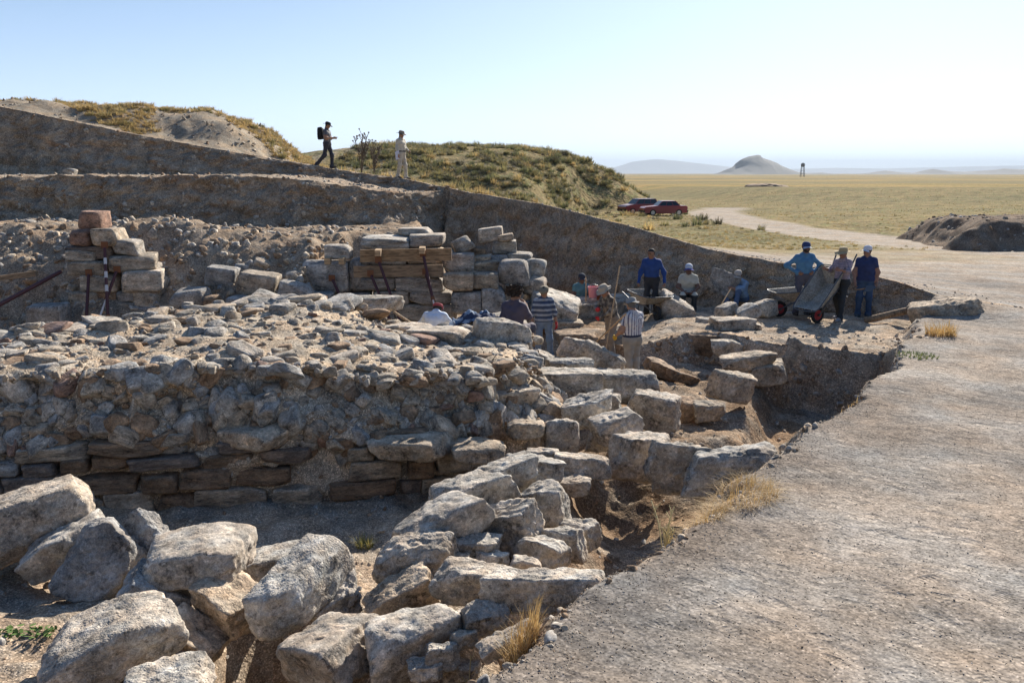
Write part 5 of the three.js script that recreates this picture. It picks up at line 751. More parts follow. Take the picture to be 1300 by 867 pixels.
// seated behind the corner block
{ const p = at(650, 415, 0.1); const d = 15.4; const x = (650 - 650) / FPX * d; const y0 = 0.25; person({ pos: V3(x + 0.02, y0 - 0.45, -d), yaw: 150, shirt: [0.075, 0.06, 0.085], trousers: [0.06, 0.06, 0.08], sleeve: 0.9, shag: true, hair: [0.035, 0.022, 0.014], look: [-0.5, 0.1], pose: seat(0.45, { elL: [0.26, 0.72, 0.06], wrL: [0.2, 0.56, 0.28], elR: [-0.25, 0.76, 0.14], wrR: [-0.1, 0.96, 0.26] }), label: 'person with tousled hair in dark purple shirt sitting behind the corner block' }); }
function seat(h, over = {}) { return { pelvis: [0, h + 0.08, 0], hipL: [0.1, h + 0.08, 0], hipR: [-0.1, h + 0.08, 0], knL: [0.15, h + 0.07, 0.42], knR: [-0.15, h + 0.07, 0.42], anL: [0.14, 0.085, 0.44], anR: [-0.14, 0.085, 0.44], chest: [0, h + 0.38, 0.03], neck: [0, h + 0.57, 0.05], head: [0, h + 0.73, 0.09], shL: [0.185, h + 0.52, 0.05], shR: [-0.185, h + 0.52, 0.05], elL: [0.26, h + 0.27, 0.12], elR: [-0.26, h + 0.27, 0.12], wrL: [0.12, h + 0.17, 0.36], wrR: [-0.12, h + 0.17, 0.36], ...over }; }
person({ pos: onG(690, 446, -1.0), yaw: 12, shirt: [0.045, 0.065, 0.115], trousers: [0.15, 0.21, 0.29], sleeve: 0.72, look: [-0.5, 0.35], hat: ['flat', [0.22, 0.18, 0.12]], gloves: RED, hem: -0.02, pattern: (x, y, z, rel, c) => { const q = (rel * 8.5 + 10) % 1; return q < 0.36 ? [0.34, 0.36, 0.38] : q < 0.46 ? [0.16, 0.2, 0.28] : c; }, cell: 0.014, pose: { elL: [0.27, 1.14, 0], wrL: [0.29, 0.88, 0.06], elR: [-0.27, 1.14, 0], wrR: [-0.29, 0.88, 0.06], knL: [0.14, 0.5, 0.03], anL: [0.17, 0.085, 0], knR: [-0.12, 0.5, 0.03], anR: [-0.15, 0.085, -0.02] }, label: 'person in blue and white striped jumper and jeans with red gloves' });
person({ pos: onG(776, 452, -0.9), yaw: -62, shirt: [0.16, 0.13, 0.10], trousers: [0.25, 0.20, 0.15], look: [0.1, 0.55], hat: ['brim', [0.40, 0.34, 0.26], null, 0.95], gloves: RED, skin: [0.30, 0.15, 0.09], pattern: (x, y, z, rel, c) => { const n = fbm(x * 9, y * 9, z * 9, 2); return n > 0.08 ? [0.28, 0.24, 0.18] : n < -0.1 ? [0.07, 0.06, 0.05] : c; }, pose: { chest: [0, 1.24, 0.08], neck: [0, 1.42, 0.14], head: [0, 1.56, 0.22], shL: [0.185, 1.37, 0.13], shR: [-0.185, 1.37, 0.13], elL: [0.28, 1.12, 0.22], wrL: [0.08, 0.98, 0.36], elR: [-0.28, 1.14, 0.24], wrR: [-0.02, 1.16, 0.4], knL: [0.13, 0.5, 0.12], anL: [0.14, 0.085, 0.05], knR: [-0.13, 0.5, -0.02], anR: [-0.14, 0.085, -0.16] }, curl: { L: 1.1, R: 1.1 }, label: 'person in camouflage shirt and cream sun hat leaning on a shovel' });
person({ pos: onG(802, 471, -0.7), yaw: -142, fat: 1.12, shirt: [0.62, 0.58, 0.56], trousers: [0.32, 0.285, 0.235], sleeve: 0.32, belt: [0.02, 0.025, 0.05], look: [-0.25, 0.3], hair: [0.12, 0.11, 0.1], hat: ['brim', [0.30, 0.29, 0.27], null, 0.9], gloves: { L: [0.6, 0.36, 0.03], R: RED }, cell: 0.011, hem: 0.08, pattern: (x, y, z, rel, c) => { const a = (Math.atan2(x, z) * 3.2 + 20) % 1; return a < 0.26 ? [0.07, 0.085, 0.15] : a < 0.34 ? [0.3, 0.2, 0.22] : c; }, pose: { head: [0, 1.62, 0.05], elL: [0.27, 1.14, 0.05], wrL: [0.2, 0.98, 0.27], elR: [-0.27, 1.16, 0.06], wrR: [-0.14, 1.1, 0.3], knL: [0.1, 0.5, 0.0], anL: [0.1, 0.085, -0.05] }, curl: { L: 1.1, R: 1.1 }, label: 'person in white shirt with blue stripes and beige trousers seen from behind' });
person({ pos: onG(826, 408, -0.62), yaw: -20, scale: 0.99, shirt: [0.012, 0.05, 0.20], trousers: [0.02, 0.022, 0.028], look: [-0.5, 0.3], skin: [0.26, 0.14, 0.085], pose: { chest: [0, 1.25, 0.05], neck: [0, 1.44, 0.09], head: [0, 1.59, 0.14], shL: [0.19, 1.39, 0.08], shR: [-0.19, 1.39, 0.08], elL: [0.32, 1.12, 0.06], wrL: [0.36, 0.86, 0.16], elR: [-0.28, 1.1, 0.08], wrR: [-0.3, 0.84, 0.2] }, curl: { L: 1.1, R: 1.1 }, label: 'person with short dark hair in bright blue shirt pushing a wheelbarrow' });
{ const x = (738 - 650) / FPX * 24.2, d = 24.2; person({ pos: V3(x, gy(x, d), -d), yaw: 10, shirt: [0.10, 0.22, 0.25], trousers: [0.03, 0.035, 0.04], sleeve: 0.3, skin: [0.17, 0.09, 0.06], hat: ['cap', [0.03, 0.04, 0.06]], look: [0.2, 0.2], pose: seat(0.3), label: 'person in teal shirt and dark cap sitting in the shade by the pink bucket' }); }
{ const x = (875 - 650) / FPX * 22.6, d = 22.6; person({ pos: V3(x, gy(x, d), -d), yaw: -8, shirt: [0.50, 0.47, 0.38], trousers: [0.025, 0.03, 0.032], sleeve: 0.34, skin: [0.17, 0.095, 0.065], hat: ['cap', [0.55, 0.58, 0.64], [0.05, 0.07, 0.28]], look: [0, 0.1], pose: seat(0.36), label: 'person in white shirt and white and blue cap sitting below the earth section' }); }
{ const x = (944 - 650) / FPX * 22.6, d = 22.6; person({ pos: V3(x, gy(x, d), -d), yaw: -50, shirt: [0.20, 0.29, 0.40], trousers: [0.07, 0.12, 0.22], sleeve: 0.9, hat: ['cap', [0.42, 0.37, 0.32]], look: [0.1, 0.35], pose: seat(0.16, { knL: [0.15, 0.5, 0.32], knR: [-0.15, 0.5, 0.32], elR: [-0.22, 0.56, 0.26], wrR: [-0.07, 0.78, 0.25], elL: [0.22, 0.5, 0.28], wrL: [0.05, 0.52, 0.42], chest: [0, 0.53, 0.06], neck: [0, 0.7, 0.12], head: [0, 0.84, 0.18], shL: [0.185, 0.66, 0.1], shR: [-0.185, 0.66, 0.1] }), label: 'person in light blue shirt squatting by the rocks with a hand at the face' }); }
person({ pos: onG(1018, 398, -0.33), yaw: 4, scale: 1.03, shirt: [0.075, 0.20, 0.34], trousers: [0.075, 0.075, 0.105], beard: true, skin: [0.24, 0.13, 0.085], hat: ['cap', [0.03, 0.05, 0.14], [0.45, 0.5, 0.58]], look: [0.05, 0.05], pose: { elL: [0.43, 1.2, -0.06], wrL: [0.2, 1.04, 0.06], elR: [-0.43, 1.2, -0.06], wrR: [-0.2, 1.04, 0.06], knL: [0.13, 0.5, 0.02], anL: [0.15, 0.085, 0], knR: [-0.13, 0.5, 0.02], anR: [-0.15, 0.085, 0] }, hand: { L: [-0.6, -0.3, 0.7], R: [0.6, -0.3, 0.7] }, label: 'bearded person in blue shirt and cap standing with hands on hips' });
person({ pos: onG(1066, 406, -0.3), yaw: -58, scale: 0.97, shirt: [0.36, 0.29, 0.32], trousers: [0.02, 0.024, 0.028], sleeve: 0.72, skin: [0.28, 0.15, 0.10], shoe: [0.3, 0.3, 0.32], hat: ['brim', [0.42, 0.32, 0.18], null, 1.15], look: [0.1, 0.15], pattern: (x, y, z, rel, c) => (Math.abs((rel * 18 + 40) % 1 - 0.5) < 0.12 || Math.abs((Math.atan2(x, z) * 4 + 20) % 1 - 0.5) < 0.14 ? [0.20, 0.17, 0.22] : c), pose: { elL: [0.27, 1.2, 0.14], wrL: [0.22, 1.26, 0.4], elR: [-0.27, 1.2, 0.14], wrR: [-0.22, 1.26, 0.4], knL: [0.12, 0.5, 0.12], anL: [0.13, 0.085, 0.16], knR: [-0.12, 0.5, 0], anR: [-0.13, 0.085, -0.16] }, curl: { L: 1.1, R: 1.1 }, label: 'person in checked shirt and straw hat tipping a wheelbarrow' });
person({ pos: onG(1096, 399, -0.32), yaw: -22, shirt: [0.02, 0.035, 0.11], trousers: [0.035, 0.075, 0.15], sleeve: 0.3, skin: [0.30, 0.17, 0.12], shoe: [0.05, 0.08, 0.11], hat: ['cap', [0.66, 0.66, 0.70]], glasses: true, look: [-0.7, 0.0], hem: -0.04, pose: { elL: [0.27, 1.12, -0.03], wrL: [0.26, 0.87, 0.05], elR: [-0.27, 1.12, 0.02], wrR: [-0.24, 0.88, 0.16] }, label: 'person in navy t-shirt, jeans and white cap holding a short shovel' });
// ---------------------------------------------------------------- far things
const far = std({ vertexColors: true });
function ridgeMesh(pts, d0, depth, seed, c0, c1, nu = 160, nv = 16) { // a mountain range: pts = [px, py of the skyline], at distance d0
  const T = table(pts.map(([px, py]) => { const r = ray(px, py), t = d0 / -r[2]; return [r[0] * t, EYE + r[1] * t]; })), X0 = (pts[0][0] - 650) / FPX * d0, X1 = (pts[pts.length - 1][0] - 650) / FPX * d0, P = [], I = [];
  for (let i = 0; i <= nu; i++) for (let j = 0; j <= nv; j++) { const x = lerp(X0, X1, i / nu), v = j / nv * 2 - 1, y = Math.max(-14, T(x)) + 8, s = d0 * 0.004; const k = Math.pow(1 - Math.abs(v), 1.15); P.push(x + depth * 0.08 * noise(i * 0.1, v * 3, seed), -14 + (y + 6) * k * (1 + (Math.abs(v) > 0.02 ? 0.12 * fbm(x / (s * 20), v * 2.2, seed, 4) : 0)), -d0 - v * depth); }
  for (let i = 0; i < nu; i++) for (let j = 0; j < nv; j++) { const a = i * (nv + 1) + j, b = a + nv + 1; I.push(a, a + 1, b, b, a + 1, b + 1); }
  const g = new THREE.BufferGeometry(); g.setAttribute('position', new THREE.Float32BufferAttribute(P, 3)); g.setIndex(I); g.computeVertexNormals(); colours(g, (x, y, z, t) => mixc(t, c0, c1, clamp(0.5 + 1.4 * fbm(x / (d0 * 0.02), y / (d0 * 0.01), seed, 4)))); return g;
}
const mtn = (g, label) => put(mesh(g, far, 'mountain'), 'mountain', label, 'mountain', null, 'structure');
mtn(ridgeMesh([[890, 224], [908, 222.5], [918, 219], [936, 208.5], [951, 198.5], [958, 196.5], [966, 197], [974, 201], [988, 208.5], [1004, 216], [1020, 220], [1045, 219], [1062, 222], [1085, 223], [1110, 225]], 9500, 800, 3, [0.05, 0.05, 0.045], [0.09, 0.085, 0.07]), 'dark cone shaped hill on the horizon beside the lattice tower');
mtn(ridgeMesh([[1060, 227], [1085, 222], [1110, 218.5], [1125, 216.5], [1140, 218.5], [1165, 219.5], [1185, 214.5], [1200, 217], [1225, 218], [1250, 216.5], [1275, 214], [1300, 215], [1340, 213], [1420, 222]], 10000, 800, 9, [0.07, 0.065, 0.06], [0.12, 0.11, 0.09]), 'low blue range of hills right of the cone shaped hill');
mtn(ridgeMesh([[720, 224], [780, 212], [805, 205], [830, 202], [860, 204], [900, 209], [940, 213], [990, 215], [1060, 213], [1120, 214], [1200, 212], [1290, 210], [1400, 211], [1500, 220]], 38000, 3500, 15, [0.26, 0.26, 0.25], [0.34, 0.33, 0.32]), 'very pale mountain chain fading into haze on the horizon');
{ // water tower
  const p = dep(1019, 223, 2300), g = grp(p.x, p.y, p.z), m = std({ color: new THREE.Color().setRGB(0.12, 0.12, 0.12) }); for (const [sx, sz] of [[1, 1], [1, -1], [-1, 1], [-1, -1]]) rod(V3(sx * 4.5, -3, sz * 4.5), V3(sx * 3.2, 23, sz * 3.2), 0.7, 0.6, m, 'leg', g);
  for (const y of [5, 12, 19]) { const b = mesh(new THREE.TorusGeometry(5.4 - y * 0.04, 0.4, 6, 4), m, 'brace', g); b.rotation.set(Math.PI / 2, 0, Math.PI / 4); b.position.y = y; } const t = mesh(new THREE.LatheGeometry([[0.01, 22], [4, 23], [5, 25], [5, 30], [3, 32], [0.01, 33]].map(([a, b]) => new THREE.Vector2(a, b)), 20), m, 'tank', g); put(g, 'water_tower', 'tall lattice water tower on the far plain', 'tower'); }
// spoil heap beyond the road
{
  const P = [], I = [], nu = 260, nv = 190;
  for (let i = 0; i <= nu; i++) for (let j = 0; j <= nv; j++) { const u = i / nu, v = j / nv, x = lerp(19.5, 52, u), d = lerp(34, 56, v); const ex = ss(20.9, 23.6, x + 0.28 * (46 - d) + 0.8 * noise(x * 0.5, d * 0.5, 3)), ed = ss(38, 40.3, d + 0.9 * noise(x * 0.6, d * 0.4, 8)) * ss(56, 50, d); const k = ex * ed; P.push(x, outside(x, d) - 0.25 + k * (1.55 + 0.35 * fbm(x * 0.6, d * 0.6, 2, 4)) + 0.22 * k * (1 - k) * 4 * noise(x * 1.6, d * 0.5, 5) + k * (0.10 * fbm(x * 2.5, d * 2.5, 9, 3)), -d); }
  for (let i = 0; i < nu; i++) for (let j = 0; j < nv; j++) { const a = i * (nv + 1) + j, b = a + nv + 1; I.push(a, b, a + 1, b, b + 1, a + 1); }
  const g = new THREE.BufferGeometry(); g.setAttribute('position', new THREE.Float32BufferAttribute(P, 3)); g.setIndex(I); g.computeVertexNormals(); colours(g, (x, y, z, t) => mixc(t, col(0.13, 0.10, 0.078), col(0.24, 0.19, 0.145), clamp(0.4 + 1.6 * fbm(x * 0.9, y * 2, z * 0.9, 4)))); put(mesh(boxUV(g), soilMat, 'spoil_heap'), 'spoil_heap', 'dark heap of excavated spoil beyond the dirt road', 'earth heap'); stuff(crumbs('stones', 3000, [0.03, 0.22], fromGeo(g), null, 85), 'heap_clods', 'clods and stones strewn over the spoil heap');
}
{ const x = 76, d = 262, g = stoneGeo(812, 13, 2.6, 9, { n: 20, p: 3, chips: 0, rough: 2.2, tone: 'brown', stain: 0 }); const o = mesh(g, rockMat, 'earth_mound'); o.position.set(x, height(x, d) - 0.2, -d); put(o, 'earth_mound', 'low dark mound of earth far out on the steppe', 'earth heap'); }
// ---------------------------------------------------------------- cars
const glassDark = new THREE.MeshPhysicalMaterial({ color: new THREE.Color().setRGB(0.03, 0.04, 0.045), roughness: 0.08, metalness: 0 }), chrome = std({ color: new THREE.Color().setRGB(0.5, 0.5, 0.5), metalness: 0.8, roughness: 0.3 }), lampGlass = std({ color: new THREE.Color().setRGB(0.75, 0.75, 0.72), roughness: 0.2 });
function car(px, py, yaw, paint, side, cab, L, label) { // side: outline of the lower body, cab: [x0,x1 at belt, x0,x1 at roof, belt y, roof y]
  const p = at(px, py, -0.9); const g = grp(p.x, height(p.x, -p.z) + 0.02, p.z, yaw), W = 1.66, pm = new THREE.MeshPhysicalMaterial({ color: new THREE.Color().setRGB(...paint), roughness: 0.4, clearcoat: 0.7, clearcoatRoughness: 0.15 });
  const s = new THREE.Shape(); side.forEach(([x, y], i) => i ? s.lineTo(x, y) : s.moveTo(x, y)); s.closePath();
  const b = mesh(new THREE.ExtrudeGeometry(s, { depth: W - 0.12, bevelEnabled: true, bevelThickness: 0.06, bevelSize: 0.05, bevelSegments: 3 }), pm, 'body', g); b.position.z = -(W - 0.12) / 2;
  const [a0, a1, r0, r1, yb, yr] = cab, wb = W / 2 - 0.07, wr = W / 2 - 0.22, P = [[a0, yb, -wb], [a1, yb, -wb], [a1, yb, wb], [a0, yb, wb], [r0, yr, -wr], [r1, yr, -wr], [r1, yr, wr], [r0, yr, wr]].map((q) => V3(...q));
  const quad = (i, m, nm, inset = 0, out = 0) => { const q = i.map((k) => P[k].clone()), c = q.reduce((x, y) => x.add(y), V3()).multiplyScalar(0.25), n = q[1].clone().sub(q[0]).cross(q[2].clone().sub(q[0])).normalize(); q.forEach((v) => v.lerp(c, inset).addScaledVector(n, out)); const gg = new THREE.BufferGeometry().setFromPoints([q[0], q[1], q[2], q[0], q[2], q[3]]); gg.computeVertexNormals(); return mesh(gg, m, nm, g); };
  const cabin = mergeGeometries([[3, 2, 6, 7], [1, 0, 4, 5], [0, 3, 7, 4], [2, 1, 5, 6], [7, 6, 5, 4]].map((i) => { const q = i.map((k) => P[k]); const gg = new THREE.BufferGeometry().setFromPoints([q[0], q[1], q[2], q[0], q[2], q[3]]); gg.computeVertexNormals(); return gg; })); mesh(cabin, pm, 'cabin', g);
  const part = (i, u0, u1, nm) => { const [A, Bq, Cq, D] = i.map((k) => P[k]); const q = [A.clone().lerp(Bq, u0), A.clone().lerp(Bq, u1), D.clone().lerp(Cq, u1), D.clone().lerp(Cq, u0)]; const lo = q[0].clone().lerp(q[3], 0.1), lo1 = q[1].clone().lerp(q[2], 0.1), hi = q[3].clone().lerp(q[0], 0.1), hi1 = q[2].clone().lerp(q[1], 0.1), n = lo1.clone().sub(lo).cross(hi.clone().sub(lo)).normalize(); const gg = new THREE.BufferGeometry().setFromPoints([lo, lo1, hi1, lo, hi1, hi].map((v) => v.clone().addScaledVector(n, 0.006))); gg.computeVertexNormals(); mesh(gg, glassDark, nm, g); };
  for (const f of [[3, 2, 6, 7], [1, 0, 4, 5]]) { part(f, 0.05, 0.35, 'side_window'); part(f, 0.37, 0.66, 'side_window'); part(f, 0.68, 0.95, 'side_window'); }
  part([0, 3, 7, 4], 0.06, 0.94, 'windscreen'); part([2, 1, 5, 6], 0.06, 0.94, 'rear_window');
  for (const x of [-L * 0.31, L * 0.31]) for (const z of [-1, 1]) { const w = mesh(new THREE.CylinderGeometry(0.30, 0.30, 0.2, 26), rubber, 'wheel', g); w.rotation.x = Math.PI / 2; w.position.set(x, 0.30, z * (W / 2 - 0.09)); const h = mesh(new THREE.CylinderGeometry(0.19, 0.19, 0.03, 20), chrome, 'hubcap', w); h.position.y = z * 0.1; }
  for (const z of [-0.58, 0.58]) { const h = mesh(new THREE.BoxGeometry(0.04, 0.14, 0.34), lampGlass, 'headlight', g); h.position.set(-L / 2 - 0.035, 0.66, z); const t = mesh(new THREE.BoxGeometry(0.04, 0.16, 0.3), redRim, 'tail_light', g); t.position.set(L / 2 + 0.035, 0.7, z); }
  for (const x of [-1, 1]) { const u = mesh(new THREE.BoxGeometry(0.14, 0.16, W), rubber, 'bumper', g); u.position.set(x * (L / 2 + 0.05), 0.42, 0); }
  return put(g, 'parked_car', label, 'car');
}
car(842, 273.5, 0.16, [0.28, 0.018, 0.028], [[-2.1, 0.3], [-1.62, 0.28], [-1.58, 0.5], [-1.3, 0.62], [-1.02, 0.5], [-0.98, 0.26], [0.98, 0.26], [1.02, 0.5], [1.3, 0.62], [1.58, 0.5], [1.62, 0.28], [2.1, 0.32], [2.14, 0.8], [2.0, 0.9], [1.3, 0.93], [-0.8, 0.9], [-1.95, 0.8], [-2.12, 0.7]], [-0.85, 1.55, -0.3, 1.0, 0.9, 1.4], 4.2, 'dark red saloon car parked beside the dirt road, boot to the right');
car(811, 271, 0.42, [0.16, 0.012, 0.02], [[-1.95, 0.3], [-1.55, 0.28], [-1.5, 0.5], [-1.22, 0.62], [-0.95, 0.5], [-0.92, 0.26], [0.92, 0.26], [0.95, 0.5], [1.22, 0.62], [1.5, 0.5], [1.55, 0.28], [1.9, 0.32], [1.95, 0.8], [1.9, 0.95], [-0.9, 0.95], [-1.8, 0.82], [-1.97, 0.7]], [-0.95, 1.88, -0.35, 1.6, 0.95, 1.5], 3.9, 'dark maroon hatchback parked partly behind the red saloon car');
// ---------------------------------------------------------------- plants
const bladeMat = new THREE.MeshPhysicalMaterial({ vertexColors: true, roughness: 0.9, side: THREE.DoubleSide, transmission: 0.4, thickness: 0 });
function blades(N, spread, h, seed, c0, c1, o = {}) {
  const r = RNG(seed), P = [], K = [], I = [];
  for (let i = 0; i < N; i++) {
    const a = r() * 6.28, R = spread * Math.sqrt(r()), x = Math.cos(a) * R, z = Math.sin(a) * R * (o.flat || 1), H = h * r.r(0.45, 1.1), le = r.r(0.15, o.lean || 0.9), dir = o.out ? a + r.r(-1.6, 1.6) : r() * 6.28, w = (o.w || 0.0045) * r.r(0.7, 1.3), y0 = o.base ? o.base(x, z) : 0, k = r(), S = 4, f0 = P.length / 3; const px = Math.cos(dir + 1.57) * w, pz = Math.sin(dir + 1.57) * w;
    for (let s = 0; s <= S; s++) { const t = s / S, q = le * t * t * H, ww = 1 - t * 0.85; const X = x + Math.cos(dir) * q, Z = z + Math.sin(dir) * q, Y = y0 + H * (t - 0.35 * le * t * t) - 0.01; P.push(X - px * ww, Y, Z - pz * ww, X + px * ww, Y, Z + pz * ww); for (let e = 0; e < 2; e++) K.push(lerp(c0[0], c1[0], k), lerp(c0[1], c1[1], k), lerp(c0[2], c1[2], k)); if (s) { const b = f0 + s * 2; I.push(b - 2, b - 1, b, b - 1, b + 1, b); } }
  }
  const g = new THREE.BufferGeometry(); g.setAttribute('position', new THREE.Float32BufferAttribute(P, 3)); g.setAttribute('color', new THREE.Float32BufferAttribute(K, 3)); g.setIndex(I); g.computeVertexNormals(); return g;
}
const STRAW = [0.62, 0.44, 0.19], STRAW2 = [0.46, 0.29, 0.11];
function clump(px, py, lvl, N, spread, h, label, o = {}) { const p = at(px, py, lvl); p.y = 0; const g = blades(N, spread, h, px * 7 + py, o.c0 || STRAW, o.c1 || STRAW2, { out: true, base: (x, z) => height(p.x + x, -(p.z + z)), ...o }); const m = mesh(g, bladeMat, 'dry_grass'); m.position.copy(p); return put(m, o.name || 'dry_grass', label, o.cat || 'grass', o.group); }
clump(925, 640, -0.12, 1500, 0.46, 0.17, 'straw coloured clump of dry grass below the broad pitted rock', { lean: 2.2, w: 0.003 });
clump(880, 665, -0.15, 700, 0.3, 0.16, 'thin dry grass trailing along the lip beside small grey stones', { lean: 2.2, w: 0.003 });
clump(662, 800, -0.08, 320, 0.12, 0.3, 'upright tuft of dry grass against the long flat slab', { lean: 0.6 }); clump(540, 866, -0.5, 420, 0.3, 0.34, 'dry weeds at the foot of the flat-topped block', { lean: 0.8 }); clump(1195, 432, -0.1, 260, 0.28, 0.3, 'dry tuft beside the earth lump at the path corner', { lean: 0.8, w: 0.008 }); clump(1165, 452, 0, 200, 0.35, 0.08, 'low green weed patch on the path corner', { c0: [0.14, 0.17, 0.05], c1: [0.22, 0.24, 0.08], w: 0.012, lean: 1.2, cat: 'weed', name: 'green_weed' });
clump(940, 520, -0.1, 0, 0.1, 0.1, 'x', {}).removeFromParent();
clump(1060, 512, -0.05, 160, 0.3, 0.16, 'sparse dry weeds hanging on the edge of the pit', { lean: 1.2 });
clump(462, 688, -1.15, 160, 0.1, 0.16, 'small green and yellow weed on the trench floor by the boulder row', { c0: [0.2, 0.2, 0.05], c1: [0.42, 0.34, 0.12], w: 0.006, cat: 'weed', name: 'green_weed' });
{ // leafy weed bottom left
  const p = at(32, 803, -0.85), r = RNG(5), G0 = []; for (let i = 0; i < 90; i++) { const q = new THREE.CircleGeometry(0.018 + 0.012 * r(), 5); q.scale(0.7, 1.2, 1); q.rotateX(-1.2 + r.r(-0.6, 0.6)); q.rotateY(r() * 6.3); q.translate(r.r(-0.26, 0.26), 0.02 + 0.05 * r(), r.r(-0.09, 0.09)); G0.push(q); }
  const g = mergeGeometries(G0), m = mesh(g, std({ color: new THREE.Color().setRGB(0.10, 0.17, 0.035), side: THREE.DoubleSide }), 'green_weed'); m.position.set(p.x, height(p.x, -p.z), p.z); put(m, 'green_weed', 'small leafy green weed creeping on dusty ground by the biggest boulder', 'weed');
}
function stalks(px, py, lvl, n, h, c, label, o = {}) { // tall bare stems with side twigs
  const p = o.pos || at(px, py, lvl); p.y = height(p.x, -p.z); const r = RNG(px + 3), G0 = [];
  for (let i = 0; i < n; i++) { const a = r() * 6.28, le = r.r(0.1, 0.45), H = h * r.r(0.6, 1.05), rad = (o.r || 0.005); const pts = [0, 1, 2, 3].map((k) => V3(Math.cos(a) * le * H * (k / 3) ** 1.5 + r.r(-0.01, 0.01), H * k / 3, Math.sin(a) * le * H * (k / 3) ** 1.5)), cv = new THREE.CatmullRomCurve3(pts); G0.push(new THREE.TubeGeometry(cv, 8, rad, 5)); for (let k = 0; k < (o.twigs ?? 5); k++) { const t = r.r(0.35, 0.95), b = cv.getPoint(t), e = r() * 6.28, l = H * r.r(0.08, 0.22); G0.push(new THREE.TubeGeometry(new THREE.LineCurve3(b, b.clone().add(V3(Math.cos(e) * l * 0.6, l * 0.8, Math.sin(e) * l * 0.6))), 2, rad * 0.6, 4)); if (o.heads) { const s = new THREE.IcosahedronGeometry(rad * o.heads, 0); s.translate(b.x + Math.cos(e) * l * 0.6, b.y + l * 0.8, b.z + Math.sin(e) * l * 0.6); G0.push(s.index ? s : (s.setIndex([...Array(s.attributes.position.count).keys()]), s)); } } }
  const m = mesh(mergeGeometries(G0), std({ color: new THREE.Color().setRGB(...c) }), 'dry_stalks'); m.position.copy(p); return put(m, 'dry_stalks', label, 'weed');
}
stalks(845, 676, -0.12, 9, 0.5, [0.62, 0.52, 0.28], 'tall pale dry stalks rising beside the dry grass clump', { twigs: 6, r: 0.006 }); stalks(590, 826, -0.4, 4, 0.5, [0.40, 0.31, 0.16], 'thin dry stalks standing before the boulder row', { twigs: 4, r: 0.005 }); stalks(528, 872, -0.55, 14, 0.46, [0.62, 0.46, 0.2], 'branching dry weed in front of the flat-topped block', { twigs: 7, r: 0.0048, heads: 2.5 });
for (const [px, h] of [[462, 1.6], [478, 1.5]]) { const x = (px - 650) / FPX * 36.5; stalks(px, 0, 0, 6, h, [0.16, 0.125, 0.09], px === 462 ? 'tall dead thistle on the crest between the two walkers' : 'second dead thistle close to the first on the crest', { pos: V3(x, 0, -36.5), twigs: 10, r: 0.017, heads: 2.2 }); }
// steppe tussocks: too many to count
const tuftMat = new THREE.MeshPhysicalMaterial({ vertexColors: true, side: THREE.DoubleSide, roughness: 1, transmission: 0.45, thickness: 0 });
function tussocks(name, label, N, size, pick, c, seed, shape) {
  const r = RNG(seed), g0 = blades(46, 0.4, 0.75, seed, [1, 1, 1], [0.75, 0.75, 0.75], { w: 0.045, lean: 1.1, out: true, ...shape }); const im = new THREE.InstancedMesh(g0, tuftMat, N), M = new THREE.Matrix4(), q = new THREE.Quaternion(), cc = new THREE.Color(); im.castShadow = im.receiveShadow = true;
  for (let i = 0; i < N; i++) { const [x, d] = pick(r), s = size[0] + (size[1] - size[0]) * Math.pow(r(), 2); q.setFromEuler(new THREE.Euler(0, r() * 6.3, 0)); M.compose(V3(x, height(x, d) - 0.03, -d), q, V3(s, s * r.r(0.6, 1.1), s)); im.setMatrixAt(i, M); const k = c[Math.floor(r() * c.length)], b = r.r(0.75, 1.2); im.setColorAt(i, cc.setRGB(k[0] * b, k[1] * b, k[2] * b)); }
  put(im, name, label, 'grass', null, 'stuff');
}
const YEL = [0.52, 0.38, 0.16], OLV = [0.30, 0.26, 0.11], GRN = [0.17, 0.175, 0.075], DRK = [0.13, 0.115, 0.065];
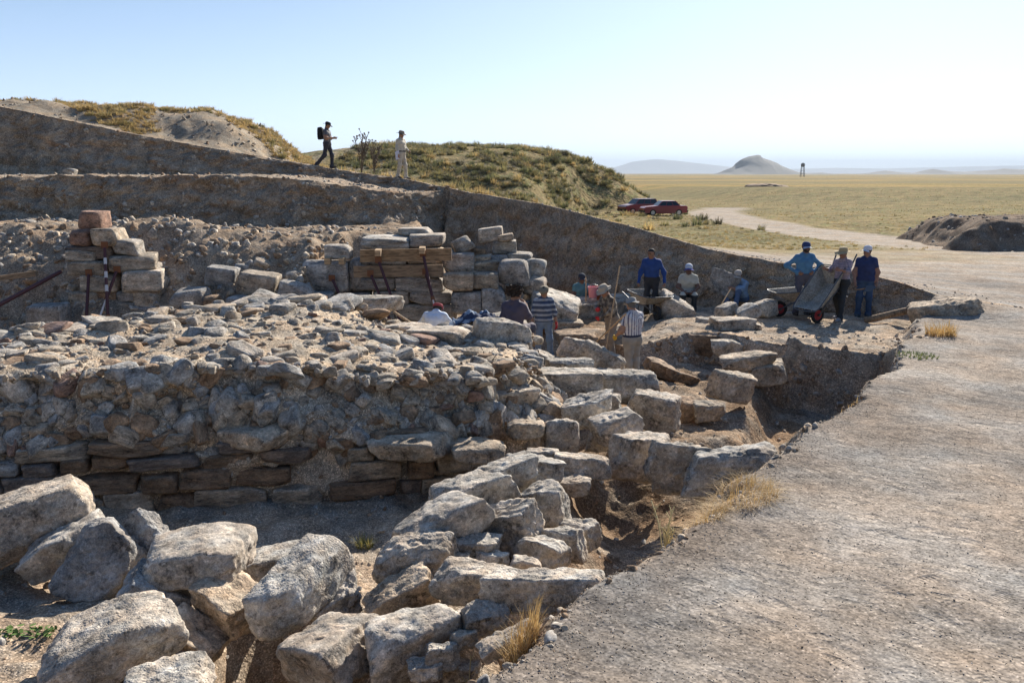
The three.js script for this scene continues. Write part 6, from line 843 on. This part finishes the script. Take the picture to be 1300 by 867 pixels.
tussocks('hill_shrubs', 'low olive shrubs and tussocks covering the rounded hill', 5600, [0.2, 1.1], (r) => { for (;;) { const x = r.r(-18, 18), d = r.r(58, 120); if (fbm(x * 0.16, d * 0.16, 8, 3) < -0.06 && r() < 0.9) continue; if (height(x, d) > plainT(d) + 0.4 || r() < 0.1) return [x, d]; } }, [OLV, GRN, OLV, DRK, YEL, OLV, GRN], 21);
tussocks('mound_grass', 'yellow grass and weeds on the mound behind the upper section', 7500, [0.14, 0.5], (r) => { for (;;) { const x = r.r(-32, -8), d = r.r(38, 54); if (noise(x * 0.2, d * 0.25, 4) + ss(41, 46, d) * 0.85 > 0.24) return [x, d]; } }, [YEL, YEL, YEL, [0.56, 0.4, 0.17], OLV], 22);
tussocks('bank_grass', 'dry yellow grass growing behind the crest of the section', 2600, [0.15, 0.5], (r) => { for (;;) { const x = r.r(-9, 4), d = bankD(x) + 1.6 + ss(-2, 3, x) * 3 + Math.pow(r(), 1.4) * 22; if (noise(x * 0.4, d * 0.3, 6) > -0.1 - 0.2 * ss(0, -5, x)) return [x, d]; } }, [YEL, YEL, OLV, GRN, YEL], 23);
tussocks('steppe_grass', 'dry grass tussocks spread over the steppe', 9000, [0.08, 0.26], (r) => { for (;;) { const d = 40 + 140 * Math.pow(r(), 1.9), x = r.r(-0.05, 0.75) * d; if (roadDist(x, d) > 3.4 + 1.5 * noise(x, d, 1) && !(x > 20 && d < 58) && (d > 46 || x < 16 || r() < 0.3)) return [x, d]; } }, [YEL, YEL, OLV, [0.36, 0.3, 0.13], YEL], 24);
tussocks('roadside_grass', 'pale dry grass growing between the section and the road', 1800, [0.08, 0.26], (r) => { for (;;) { const d = r.r(40, 90), x = lerp(4, 17.5, r()); if (roadDist(x, d) > 2.6 && fbm(x * 0.2, d * 0.1, 3, 2) + ss(40, 60, d) * 0.4 > 0.05) return [x, d]; } }, [YEL, [0.5, 0.4, 0.2], OLV], 25);
scene.fog = new THREE.FogExp2(new THREE.Color().setRGB(0.76, 0.88, 1.0), 0.000038);
renderer.render(scene, camera);
